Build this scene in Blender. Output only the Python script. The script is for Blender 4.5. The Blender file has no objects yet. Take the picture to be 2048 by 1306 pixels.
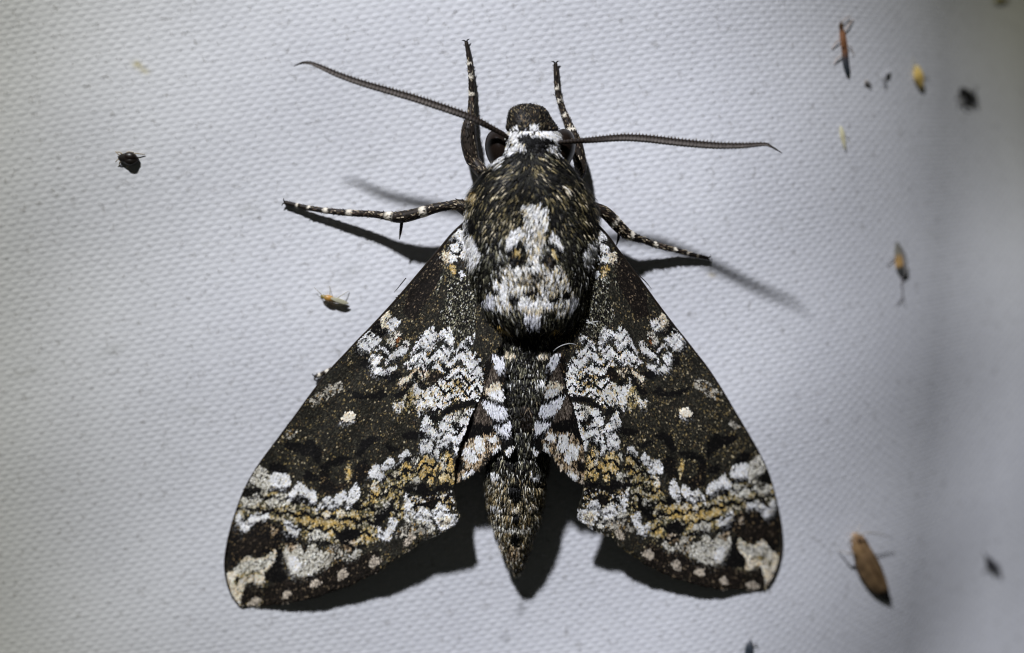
import bpy, math, random
import numpy as np
from mathutils import Vector
from mathutils.bvhtree import BVHTree

# ------------------------------------------------------------------ camera, light, exposure
S_PX = 6.5e-5            # metres on the sheet per photograph pixel (2048 px wide)
CAM_Z = 0.16             # camera distance from the sheet
scene = bpy.context.scene
col = scene.collection
rng = np.random.default_rng(7)
random.seed(7)

cam_data = bpy.data.cameras.new("camera")
cam_data.sensor_width = 36.0
cam_data.sensor_fit = 'HORIZONTAL'
cam_data.lens = 36.0 * CAM_Z / (2048 * S_PX)
cam_data.clip_start = 0.005
cam_data.clip_end = 10.0
cam = bpy.data.objects.new("camera", cam_data)
cam.location = (0, 0, CAM_Z)
col.objects.link(cam)
scene.camera = cam
cam_data.dof.use_dof = True
cam_data.dof.focus_distance = CAM_Z - 0.0066
cam_data.dof.aperture_fstop = (cam_data.lens / 1000.0) / 0.0058   # 5.8 mm opening

world = bpy.data.worlds.new("World")
scene.world = world
world.use_nodes = True
wb = world.node_tree.nodes["Background"]
wb.inputs[0].default_value = (0.95, 1.0, 0.90, 1)
wb.inputs[1].default_value = 0.020

def aim(o, target):
    d = Vector(target) - o.location
    o.rotation_euler = d.to_track_quat('-Z', 'Y').to_euler()

torch = bpy.data.lights.new("torch", 'SPOT')
torch.energy = 33.0
torch.color = (0.735, 0.77, 1.0)
torch.shadow_soft_size = 0.023
torch.spot_size = math.radians(15.5)
torch.spot_blend = 1.0
torch_o = bpy.data.objects.new("torch", torch)
torch_o.location = (-0.195, 0.572, 0.520)
aim(torch_o, (0.022, -0.028, 0.0))
col.objects.link(torch_o)

# the same torch's wide, yellower spill around its cool hot spot
spill = bpy.data.lights.new("torch_spill", 'SPOT')
spill.energy = 14.0
spill.color = (1.0, 0.975, 0.70)
spill.shadow_soft_size = 0.023
spill.spot_size = math.radians(34.0)
spill.spot_blend = 1.0
spill_o = bpy.data.objects.new("torch_spill", spill)
spill_o.location = torch_o.location
aim(spill_o, (-0.045, -0.02, 0.0))
col.objects.link(spill_o)

scene.view_settings.view_transform = 'Standard'
scene.view_settings.look = 'None'
scene.view_settings.exposure = 0.0
scene.view_settings.gamma = 1.0
scene.view_settings.use_curve_mapping = False
scene.render.engine = 'CYCLES'
scene.cycles.filter_width = 1.1
scene.cycles.max_bounces = 6

# ------------------------------------------------------------------ sheet shape and pixel -> place
def sheet_z(x, y):
    """Gentle hang of the cloth: it leans back towards the foot and rolls away on one side."""
    z = 0.10 * y - 0.05 * np.maximum(x, 0)
    t = np.clip(x - 0.022 - 0.06 * (y + 0.01), 0, None)
    t1 = np.minimum(t, 0.040)
    z = z - 10.5 * t1 ** 2
    t2 = np.clip(t - 0.040, 0, 0.016)
    z = z - (0.84 * t2 - 14.0 * t2 ** 2)
    t3 = np.clip(t - 0.056, 0, None)
    z = z - 0.39 * t3
    z = z - 6.0 * np.clip(x - 0.018, 0, None) ** 2 / (np.clip(x - 0.018, 0, None) + 0.012) * np.log1p(np.exp(np.clip(y / 0.008, -30, 30))) * 0.008
    # slow ripples
    z = z + 0.00022 * np.sin(x * 150 + y * 60 + 1.0) + 0.00018 * np.sin(y * 190 - x * 70)
    return z

def P(px, py, h_mm):
    """Photograph pixel + height above the sheet (mm) -> world point(s)."""
    px = np.asarray(px, float); py = np.asarray(py, float); h = np.asarray(h_mm, float) * 1e-3
    u = (px - 1024) * S_PX; v = (653 - py) * S_PX
    z = np.zeros(np.broadcast(u, v, h).shape)
    for _ in range(14):
        f = (CAM_Z - z) / CAM_Z
        z = 0.35 * z + 0.65 * (sheet_z(u * f, v * f) + h)
    f = (CAM_Z - z) / CAM_Z
    return np.stack([u * f, v * f, z], -1)

def to_px(p):
    p = np.asarray(p)
    f = CAM_Z / (CAM_Z - p[..., 2])
    return 1024 + p[..., 0] * f / S_PX, 653 - p[..., 1] * f / S_PX

# ------------------------------------------------------------------ numpy helpers
def hash2(ix, iy, seed):
    h = (ix.astype(np.int64) * 374761393 + iy.astype(np.int64) * 668265263 + seed * 1442695041) & 0xFFFFFFFF
    h = ((h ^ (h >> 13)) * 1274126177) & 0xFFFFFFFF
    return ((h ^ (h >> 16)) & 0xFFFF) / 65535.0

def vnoise(x, y, seed=0):
    x = np.asarray(x, float); y = np.asarray(y, float)
    ix = np.floor(x); iy = np.floor(y); fx = x - ix; fy = y - iy
    fx = fx * fx * (3 - 2 * fx); fy = fy * fy * (3 - 2 * fy)
    ix = ix.astype(np.int64); iy = iy.astype(np.int64)
    a = hash2(ix, iy, seed); b = hash2(ix + 1, iy, seed); c = hash2(ix, iy + 1, seed); d = hash2(ix + 1, iy + 1, seed)
    return (a * (1 - fx) + b * fx) * (1 - fy) + (c * (1 - fx) + d * fx) * fy

def inside(px, py, poly):
    poly = np.asarray(poly, float)
    r = np.zeros(px.shape, bool)
    mn = poly.min(0); mx = poly.max(0)
    m = (px >= mn[0]) & (px <= mx[0]) & (py >= mn[1]) & (py <= mx[1])
    if not m.any():
        return r
    x = px[m]; y = py[m]; rr = np.zeros(x.shape, bool)
    j = len(poly) - 1
    for i in range(len(poly)):
        xi, yi = poly[i]; xj, yj = poly[j]
        c = ((yi > y) != (yj > y)) & (x < (xj - xi) * (y - yi) / (yj - yi + 1e-12) + xi)
        rr ^= c
        j = i
    r[m] = rr
    return r

class TPS:
    def __init__(self, src, dst, smooth=0.0):
        self.src = np.asarray(src, float); dst = np.asarray(dst, float)
        if dst.ndim == 1: dst = dst[:, None]
        n = len(self.src)
        K = self.U(self.src, self.src) + smooth * np.eye(n)
        Pm = np.hstack([np.ones((n, 1)), self.src])
        A = np.zeros((n + 3, n + 3)); A[:n, :n] = K; A[:n, n:] = Pm; A[n:, :n] = Pm.T
        b = np.zeros((n + 3, dst.shape[1])); b[:n] = dst
        self.w = np.linalg.solve(A, b)
    def U(self, a, b):
        d2 = ((a[:, None, :] - b[None]) ** 2).sum(-1)
        return 0.5 * d2 * np.log(d2 + 1e-9) * 1e-4
    def __call__(self, x, y):
        x = np.asarray(x, float); sh = x.shape
        p = np.stack([x.ravel(), np.asarray(y, float).ravel()], -1)
        out = np.empty((len(p), self.w.shape[1]))
        for s in range(0, len(p), 40000):
            q = p[s:s + 40000]
            out[s:s + 40000] = self.U(q, self.src) @ self.w[:-3] + np.hstack([np.ones((len(q), 1)), q]) @ self.w[-3:]
        return out.reshape(sh + (self.w.shape[1],))

# ------------------------------------------------------------------ object helpers
def mesh_obj(name, verts, faces, mat, parent=None, colors=None, smooth=True, kind=None):
    """faces: (n,k) int array or a list of such arrays / lists of tuples; colors: per vertex."""
    verts = np.asarray(verts, np.float32).reshape(-1, 3)
    me = bpy.data.meshes.new(name)
    groups = faces if isinstance(faces, list) and len(faces) and isinstance(faces[0], np.ndarray) else None
    if groups is None and isinstance(faces, np.ndarray):
        groups = [faces]
    if groups is not None:
        loops = np.concatenate([g.ravel() for g in groups]).astype(np.int32)
        tot = np.concatenate([np.full(len(g), g.shape[1], np.int32) for g in groups])
        me.vertices.add(len(verts)); me.vertices.foreach_set("co", verts.ravel())
        me.loops.add(len(loops)); me.loops.foreach_set("vertex_index", loops)
        me.polygons.add(len(tot))
        st = np.zeros(len(tot), np.int32); st[1:] = np.cumsum(tot)[:-1]
        me.polygons.foreach_set("loop_start", st)
        me.update(calc_edges=True)
    else:
        me.from_pydata([tuple(map(float, v)) for v in verts], [], faces)
    me.polygons.foreach_set("use_smooth", np.full(len(me.polygons), smooth))
    if colors is not None:
        at = me.color_attributes.new("scale_colour", 'FLOAT_COLOR', 'POINT')
        c = np.ones((len(verts), 4), np.float32); c[:, :3] = colors
        at.data.foreach_set("color", c.ravel())
    me.update()
    me.materials.append(mat)
    o = bpy.data.objects.new(name, me)
    col.objects.link(o)
    if parent is not None:
        o.parent = parent
    if kind: o["kind"] = kind
    return o

def thing(name, label, cat, group=None):
    o = bpy.data.objects.new(name, None)
    o.empty_display_size = 0.002
    col.objects.link(o)
    o["label"] = label; o["category"] = cat
    if group: o["group"] = group
    return o

def resample(pts, n):
    pts = np.asarray(pts, float)
    d = np.r_[0, np.cumsum(np.linalg.norm(np.diff(pts[:, :3], axis=0), axis=1))]
    t = np.linspace(0, d[-1], n)
    return np.stack([np.interp(t, d, pts[:, k]) for k in range(pts.shape[1])], -1)

def smooth_path(pts, n):
    """Catmull-Rom through rows of any width, resampled to n."""
    p = np.asarray(pts, float); p = np.vstack([2 * p[0] - p[1], p, 2 * p[-1] - p[-2]])
    out = []
    for i in range(1, len(p) - 2):
        for t in np.linspace(0, 1, 12, endpoint=False):
            a, b, c, d = p[i - 1], p[i], p[i + 1], p[i + 2]
            out.append(0.5 * (2 * b + (c - a) * t + (2 * a - 5 * b + 4 * c - d) * t * t + (3 * b - a - 3 * c + d) * t ** 3))
    out.append(p[-2])
    return resample(np.array(out), n)

def tube(path, rad, seg=10, flat=1.0, up=(0, 0, 1)):
    """Swept tube; path (n,3), rad (n,), flat = height/width. Returns verts, quad faces, ring angles."""
    path = np.asarray(path, float); n = len(path); rad = np.broadcast_to(np.asarray(rad, float), (n,))
    tan = np.gradient(path, axis=0); tan /= np.linalg.norm(tan, axis=1)[:, None] + 1e-12
    up = np.asarray(up, float)
    side = np.cross(tan, up); side /= np.linalg.norm(side, axis=1)[:, None] + 1e-12
    top = np.cross(side, tan)
    a = np.arange(seg) * 2 * math.pi / seg
    v = path[:, None] + rad[:, None, None] * (np.cos(a)[None, :, None] * side[:, None] + flat * np.sin(a)[None, :, None] * top[:, None])
    idx = np.arange(n * seg).reshape(n, seg)
    f = np.stack([idx[:-1], np.roll(idx, -1, 1)[:-1], np.roll(idx, -1, 1)[1:], idx[1:]], -1).reshape(-1, 4)
    v = v.reshape(-1, 3)
    base = len(v)
    v = np.vstack([v, path[0], path[-1]])
    tri = [(idx[0, (k + 1) % seg], idx[0, k], base) for k in range(seg)] + [(idx[-1, k], idx[-1, (k + 1) % seg], base + 1) for k in range(seg)]
    return v, [f, np.array(tri)], np.tile(a, n)

class MB:
    """Collects several tubes/blobs into one mesh."""
    def __init__(self): self.v = []; self.q = []; self.t = []; self.c = []; self.n = 0
    def add(self, v, faces, c):
        self.v.append(v)
        for f in faces:
            (self.q if f.shape[1] == 4 else self.t).append(f + self.n)
        c = np.asarray(c, float)
        self.c.append(np.broadcast_to(c, (len(v), 3)) if c.ndim == 1 else c)
        self.n += len(v)
        return self
    def tube(self, path, rad, c, seg=8, flat=1.0):
        v, f, _ = tube(path, rad, seg, flat)
        return self.add(v, f, c)
    def build(self, name, mat, parent=None, smooth=True, kind=None):
        fs = []
        if self.q: fs.append(np.vstack(self.q))
        if self.t: fs.append(np.vstack(self.t))
        return mesh_obj(name, np.vstack(self.v), fs, mat, parent, np.vstack(self.c), smooth, kind)

# ------------------------------------------------------------------ materials
def mat(name):
    m = bpy.data.materials.new(name); m.use_nodes = True
    return m, m.node_tree.nodes, m.node_tree.links, m.node_tree.nodes["Principled BSDF"]

def attr_mat(name, rough=0.6, spec=0.3, noise=0.25, scale=9000.0, sheen=0.0):
    m, N, L, b = mat(name)
    a = N.new("ShaderNodeAttribute"); a.attribute_name = "scale_colour"
    tc = N.new("ShaderNodeTexCoord")
    nz = N.new("ShaderNodeTexNoise"); nz.inputs["Scale"].default_value = scale; nz.inputs["Detail"].default_value = 2
    L.new(tc.outputs["Object"], nz.inputs["Vector"])
    mr = N.new("ShaderNodeMapRange"); mr.inputs[3].default_value = 1 - noise; mr.inputs[4].default_value = 1 + noise
    L.new(nz.outputs["Fac"], mr.inputs[0])
    mx = N.new("ShaderNodeMix"); mx.data_type = 'RGBA'; mx.blend_type = 'MULTIPLY'; mx.inputs["Factor"].default_value = 1
    L.new(a.outputs["Color"], mx.inputs["A"]); L.new(mr.outputs[0], mx.inputs["B"])
    L.new(mx.outputs["Result"], b.inputs["Base Color"])
    b.inputs["Roughness"].default_value = rough
    b.inputs["Specular IOR Level"].default_value = spec
    b.inputs["Sheen Weight"].default_value = sheen
    return m

M_SCALE = attr_mat("wing_scale", 0.65, 0.10, 0.2)
M_HAIR = attr_mat("body_hair", 0.5, 0.14, 0.2)
M_LEG = attr_mat("leg_cuticle", 0.5, 0.15, 0.25)
M_ANT = attr_mat("antenna_cuticle", 0.5, 0.08, 0.15)
M_BUG = attr_mat("insect_cuticle", 0.4, 0.45, 0.3, 5000)

M_SKIN, N_, L_, B_ = mat("body_cuticle")
nz = N_.new("ShaderNodeTexNoise"); nz.inputs["Scale"].default_value = 3000
cr = N_.new("ShaderNodeValToRGB"); cr.color_ramp.elements[0].color = (0.006, 0.005, 0.004, 1); cr.color_ramp.elements[1].color = (0.022, 0.018, 0.012, 1)
tc = N_.new("ShaderNodeTexCoord"); L_.new(tc.outputs["Object"], nz.inputs["Vector"])
L_.new(nz.outputs["Fac"], cr.inputs[0]); L_.new(cr.outputs[0], B_.inputs["Base Color"]); B_.inputs["Roughness"].default_value = 0.7

M_MEMB, N_, L_, B_ = mat("wing_membrane")
nz = N_.new("ShaderNodeTexNoise"); nz.inputs["Scale"].default_value = 2500
cr = N_.new("ShaderNodeValToRGB"); cr.color_ramp.elements[0].color = (0.010, 0.008, 0.006, 1); cr.color_ramp.elements[1].color = (0.035, 0.027, 0.018, 1)
tc = N_.new("ShaderNodeTexCoord"); L_.new(tc.outputs["Object"], nz.inputs["Vector"])
L_.new(nz.outputs["Fac"], cr.inputs[0]); L_.new(cr.outputs[0], B_.inputs["Base Color"]); B_.inputs["Roughness"].default_value = 0.6

M_EYE, N_, L_, B_ = mat("compound_eye")
vo = N_.new("ShaderNodeTexVoronoi"); vo.inputs["Scale"].default_value = 9000
tc = N_.new("ShaderNodeTexCoord"); L_.new(tc.outputs["Object"], vo.inputs["Vector"])
bp = N_.new("ShaderNodeBump"); bp.inputs["Strength"].default_value = 0.12; bp.inputs["Distance"].default_value = 0.00003
L_.new(vo.outputs["Distance"], bp.inputs["Height"]); L_.new(bp.outputs[0], B_.inputs["Normal"])
B_.inputs["Base Color"].default_value = (0.012, 0.008, 0.006, 1); B_.inputs["Roughness"].default_value = 0.3; B_.inputs["Specular IOR Level"].default_value = 0.12

M_LINT, N_, L_, B_ = mat("lint")
nz = N_.new("ShaderNodeTexNoise"); nz.inputs["Scale"].default_value = 4000
cr = N_.new("ShaderNodeValToRGB"); cr.color_ramp.elements[0].color = (0.5, 0.5, 0.48, 1); cr.color_ramp.elements[1].color = (0.8, 0.8, 0.78, 1)
L_.new(nz.outputs["Fac"], cr.inputs[0]); L_.new(cr.outputs[0], B_.inputs["Base Color"]); B_.inputs["Roughness"].default_value = 0.5

# cloth: off-white yarn, faint soiling, a few glinting filaments
M_CLOTH, N_, L_, B_ = mat("white_cloth")
tc = N_.new("ShaderNodeTexCoord")
n1 = N_.new("ShaderNodeTexNoise"); n1.inputs["Scale"].default_value = 45; n1.inputs["Detail"].default_value = 4
n2 = N_.new("ShaderNodeTexNoise"); n2.inputs["Scale"].default_value = 900; n2.inputs["Detail"].default_value = 3
for n in (n1, n2): L_.new(tc.outputs["Object"], n.inputs["Vector"])
c1 = N_.new("ShaderNodeValToRGB")
c1.color_ramp.elements[0].position = 0.3; c1.color_ramp.elements[0].color = (0.60, 0.605, 0.625, 1)
c1.color_ramp.elements[1].position = 0.7; c1.color_ramp.elements[1].color = (0.67, 0.675, 0.69, 1)
L_.new(n1.outputs["Fac"], c1.inputs[0])
c2 = N_.new("ShaderNodeValToRGB")
c2.color_ramp.elements[0].position = 0.24; c2.color_ramp.elements[0].color = (0.62, 0.61, 0.59, 1)
c2.color_ramp.elements[1].position = 0.40; c2.color_ramp.elements[1].color = (1, 1, 1, 1)
L_.new(n2.outputs["Fac"], c2.inputs[0])
mx = N_.new("ShaderNodeMix"); mx.data_type = 'RGBA'; mx.blend_type = 'MULTIPLY'; mx.inputs["Factor"].default_value = 0.8
L_.new(c1.outputs[0], mx.inputs["A"]); L_.new(c2.outputs[0], mx.inputs["B"])
at = N_.new("ShaderNodeAttribute"); at.attribute_name = "scale_colour"
mx2 = N_.new("ShaderNodeMix"); mx2.data_type = 'RGBA'; mx2.blend_type = 'MULTIPLY'; mx2.inputs["Factor"].default_value = 1
L_.new(mx.outputs["Result"], mx2.inputs["A"]); L_.new(at.outputs["Color"], mx2.inputs["B"])
L_.new(mx2.outputs["Result"], B_.inputs["Base Color"])
v1 = N_.new("ShaderNodeTexVoronoi"); v1.inputs["Scale"].default_value = 1500
L_.new(tc.outputs["Object"], v1.inputs["Vector"])
sp = N_.new("ShaderNodeSeparateColor"); L_.new(v1.outputs["Color"], sp.inputs[0])
gt = N_.new("ShaderNodeMath"); gt.operation = 'GREATER_THAN'; gt.inputs[1].default_value = 0.94; L_.new(sp.outputs[0], gt.inputs[0])
mr = N_.new("ShaderNodeMapRange"); mr.inputs[3].default_value = 0.75; mr.inputs[4].default_value = 0.26; L_.new(gt.outputs[0], mr.inputs[0])
L_.new(mr.outputs[0], B_.inputs["Roughness"])
B_.inputs["Specular IOR Level"].default_value = 0.35
B_.inputs["Sheen Weight"].default_value = 0.15
n3 = N_.new("ShaderNodeTexNoise"); n3.inputs["Scale"].default_value = 5200; n3.inputs["Detail"].default_value = 2
L_.new(tc.outputs["Object"], n3.inputs["Vector"])
bp = N_.new("ShaderNodeBump"); bp.inputs["Strength"].default_value = 0.35; bp.inputs["Distance"].default_value = 0.00006
L_.new(n3.outputs["Fac"], bp.inputs["Height"]); L_.new(bp.outputs[0], B_.inputs["Normal"])

# ------------------------------------------------------------------ the sheet: a real plain weave
def build_sheet():
    pitch_a, pitch_b = 0.00079, 0.00068
    ang_a = math.radians(9.0); ang_b = math.radians(99.0 - 3.0)
    ua = np.array([math.cos(ang_a), math.sin(ang_a)]) * pitch_a       # across the warp, along the weft
    ub = np.array([math.cos(ang_b), math.sin(ang_b)]) * pitch_b
    sub = 4
    na, nb = 256, 214
    ga = np.arange(0, na * sub + 1) / sub - na / 2 - 0.25
    gb = np.arange(0, nb * sub + 1) / sub - nb / 2 - 0.25
    A, Bb = np.meshgrid(ga, gb, indexing='ij')
    wa = A + 0.16 * (vnoise(A * 0.05, Bb * 0.16, 1) - 0.5) * 2 + 0.09 * (vnoise(A * 0.9, Bb * 0.07, 2) - 0.5) * 2
    wb_ = Bb + 0.16 * (vnoise(A * 0.16, Bb * 0.05, 3) - 0.5) * 2 + 0.12 * (vnoise(A * 0.07, Bb * 0.9, 4) - 0.5) * 2
    ia = np.round(wa); ib = np.round(wb_)
    hgt = np.zeros_like(A)
    for di in (-1, 0, 1):
        for dj in (-1, 0, 1):
            ca = (ia + di).astype(np.int64); cb = (ib + dj).astype(np.int64)
            over = (ca + cb) % 2 == 0                     # yarn running along a lies on top in these cells
            ta = wa - ca; tb = wb_ - cb
            jh = 0.82 + 0.36 * hash2(ca, cb, 8); js = 0.92 + 0.16 * hash2(ca, cb, 9)
            ha = np.where(over, 0.000074, 0.000036) * jh
            ea = np.where(over, 0.72, 0.52) * js; eb = np.where(over, 0.56, 0.72)
            q = np.clip(1 - (ta / ea) ** 2 - (tb / eb) ** 2, 0, 1)
            hgt = np.maximum(hgt, ha * q ** 0.6)
    hgt -= 0.00012
    x = A * ua[0] + Bb * ub[0] + 0.006
    y = A * ua[1] + Bb * ub[1] - 0.001
    z = sheet_z(x, y) + hgt
    v = np.stack([x, y, z], -1).reshape(-1, 3)
    idx = np.arange(v.shape[0]).reshape(A.shape)
    f = np.stack([idx[:-1, :-1], idx[1:, :-1], idx[1:, 1:], idx[:-1, 1:]], -1).reshape(-1, 4)
    c = np.ones((len(v), 3))
    px, py = to_px(v)
    # small stains on the yarn: (px, py, rx, ry, angle, colour, strength)
    for (sx, sy, rx, ry, an, cc, st) in [
        (275, 130, 12, 8, 25, (0.78, 0.70, 0.42), 0.95), (290, 142, 10, 7, 20, (0.80, 0.74, 0.52), 0.7),
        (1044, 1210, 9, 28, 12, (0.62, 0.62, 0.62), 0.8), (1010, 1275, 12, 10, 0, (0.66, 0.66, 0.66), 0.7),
        (500, 420, 26, 16, 10, (0.80, 0.80, 0.78), 0.6), (700, 545, 30, 20, -15, (0.84, 0.84, 0.83), 0.7),
        (745, 318, 40, 14, -20, (0.86, 0.86, 0.85), 0.6), (225, 700, 34, 12, -18, (0.80, 0.80, 0.78), 0.6),
        (390, 820, 22, 12, 0, (0.84, 0.84, 0.82), 0.6), (1424, 550, 9, 6, 20, (0.85, 0.78, 0.62), 0.8),
        (55, 745, 30, 9, -18, (0.80, 0.80, 0.78), 0.6), (1870, 470, 24, 10, 10, (0.86, 0.86, 0.84), 0.5),
    ]:
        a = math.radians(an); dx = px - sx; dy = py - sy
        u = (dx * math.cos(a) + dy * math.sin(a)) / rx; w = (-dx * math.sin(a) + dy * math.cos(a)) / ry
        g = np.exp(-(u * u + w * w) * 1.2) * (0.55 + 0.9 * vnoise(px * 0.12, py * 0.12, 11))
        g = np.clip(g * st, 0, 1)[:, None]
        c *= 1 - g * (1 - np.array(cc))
    o = mesh_obj("cloth_sheet", v, f, M_CLOTH, None, c, True, "structure")
    o["label"] = "white woven cloth sheet the insects rest on"
    return o
build_sheet()

# ------------------------------------------------------------------ colours of scales and hairs
PAL = {
    'W': [((0.90, 0.89, 0.86), .76), ((0.80, 0.76, 0.66), .16), ((0.60, 0.50, 0.30), .03), ((0.03, 0.028, 0.02), .05)],
    'w': [((0.76, 0.73, 0.64), .42), ((0.56, 0.52, 0.41), .26), ((0.28, 0.26, 0.20), .16), ((0.03, 0.027, 0.02), .16)],
    'Y': [((0.60, 0.52, 0.41), .50), ((0.40, 0.34, 0.26), .28), ((0.12, 0.10, 0.08), .22)],
    'C': [((0.80, 0.68, 0.48), .45), ((0.84, 0.78, 0.66), .35), ((0.45, 0.33, 0.17), .10), ((0.03, 0.025, 0.02), .10)],
    'G': [((0.62, 0.42, 0.13), .34), ((0.72, 0.60, 0.36), .26), ((0.36, 0.26, 0.10), .16), ((0.04, 0.034, 0.02), .24)],
    'g': [((0.44, 0.33, 0.13), .20), ((0.62, 0.56, 0.42), .22), ((0.12, 0.11, 0.06), .22), ((0.015, 0.013, 0.010), .36)],
    'K': [((0.005, 0.0045, 0.004), .95), ((0.03, 0.026, 0.02), .05)],
    'k': [((0.007, 0.006, 0.005), .84), ((0.035, 0.025, 0.016), .12), ((0.20, 0.14, 0.07), .04)],
    'D': [((0.015, 0.0138, 0.0102), .58), ((0.042, 0.039, 0.027), .27), ((0.22, 0.165, 0.07), .07), ((0.44, 0.37, 0.23), .035), ((0.07, 0.05, 0.028), .045)],
    'M': [((0.88, 0.86, 0.81), .50), ((0.58, 0.42, 0.16), .11), ((0.70, 0.60, 0.40), .10), ((0.009, 0.008, 0.007), .29)],
    'm': [((0.80, 0.78, 0.72), .20), ((0.46, 0.33, 0.13), .18), ((0.60, 0.50, 0.32), .10), ((0.009, 0.008, 0.007), .52)],
    'T': [((0.42, 0.30, 0.17), .30), ((0.66, 0.56, 0.42), .22), ((0.07, 0.05, 0.03), .24), ((0.012, 0.010, 0.008), .24)],
    'F': [((0.30, 0.28, 0.23), .26), ((0.55, 0.51, 0.42), .22), ((0.03, 0.026, 0.02), .30), ((0.30, 0.20, 0.08), .10), ((0.01, 0.009, 0.007), .12)],
    'B': [((0.009, 0.007, 0.005), .76), ((0.03, 0.022, 0.016), .19), ((0.16, 0.12, 0.075), .05)],
    'b': [((0.085, 0.065, 0.05), .55), ((0.03, 0.024, 0.018), .30), ((0.22, 0.18, 0.14), .15)],
    'U': [((0.87, 0.87, 0.90), .82), ((0.66, 0.66, 0.72), .13), ((0.03, 0.03, 0.03), .05)],
    'R': [((0.30, 0.11, 0.03), .5), ((0.03, 0.02, 0.012), .5)],
    'O': [((0.022, 0.021, 0.014), .24), ((0.006, 0.0055, 0.005), .46), ((0.12, 0.115, 0.075), .15), ((0.34, 0.31, 0.20), .08), ((0.62, 0.61, 0.55), .07)],
    'o': [((0.05, 0.043, 0.026), .30), ((0.012, 0.011, 0.008), .26), ((0.26, 0.19, 0.09), .18), ((0.50, 0.42, 0.26), .16), ((0.60, 0.57, 0.48), .10)],
    'H': [((0.88, 0.86, 0.80), .56), ((0.70, 0.58, 0.35), .15), ((0.30, 0.24, 0.13), .08), ((0.012, 0.011, 0.009), .21)],
    'h': [((0.70, 0.67, 0.60), .26), ((0.50, 0.40, 0.24), .18), ((0.10, 0.09, 0.06), .16), ((0.010, 0.009, 0.007), .40)],
}
CODES = list(PAL)
def pick_colours(code, r, clump=None):
    out = np.zeros((len(code), 3))
    u = r.random(len(code))
    if clump is not None:
        u = np.where(r.random(len(code)) < 0.62, clump, u)
    j = r.normal(0, 1, (len(code), 1))
    for k, ch in enumerate(CODES):
        m = np.where(code == k)[0]
        if not len(m): continue
        cs = np.array([c for c, _ in PAL[ch]]); w = np.cumsum([p for _, p in PAL[ch]]); w /= w[-1]
        out[m] = cs[np.minimum(np.searchsorted(w, u[m]), len(cs) - 1)]
    return np.clip(out * (1 + 0.16 * j), 0.003, 0.9)

def grown(shapes, by=1.8):
    out = []
    for ch, poly in shapes:
        p = np.asarray(poly, float)
        if ch in 'WwCUHMG':
            c = p.mean(0); q = p - c; n = np.linalg.norm(q, axis=1)[:, None] + 1e-6
            p = c + q * (1 + by / n)
        out.append((ch, p))
    return out

def paint(px, py, shapes, base='D'):
    code = np.full(px.shape, CODES.index(base))
    for ch, poly in shapes:
        code[inside(px, py, poly)] = CODES.index(ch)
    return code

def Z(ox, oy, k, items):
    """Polygons read off an enlarged view: origin, enlargement, [(class, [(x,y)...])]."""
    return [(ch, [(ox + x / k, oy + y / k) for x, y in poly]) for ch, poly in items]

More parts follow.
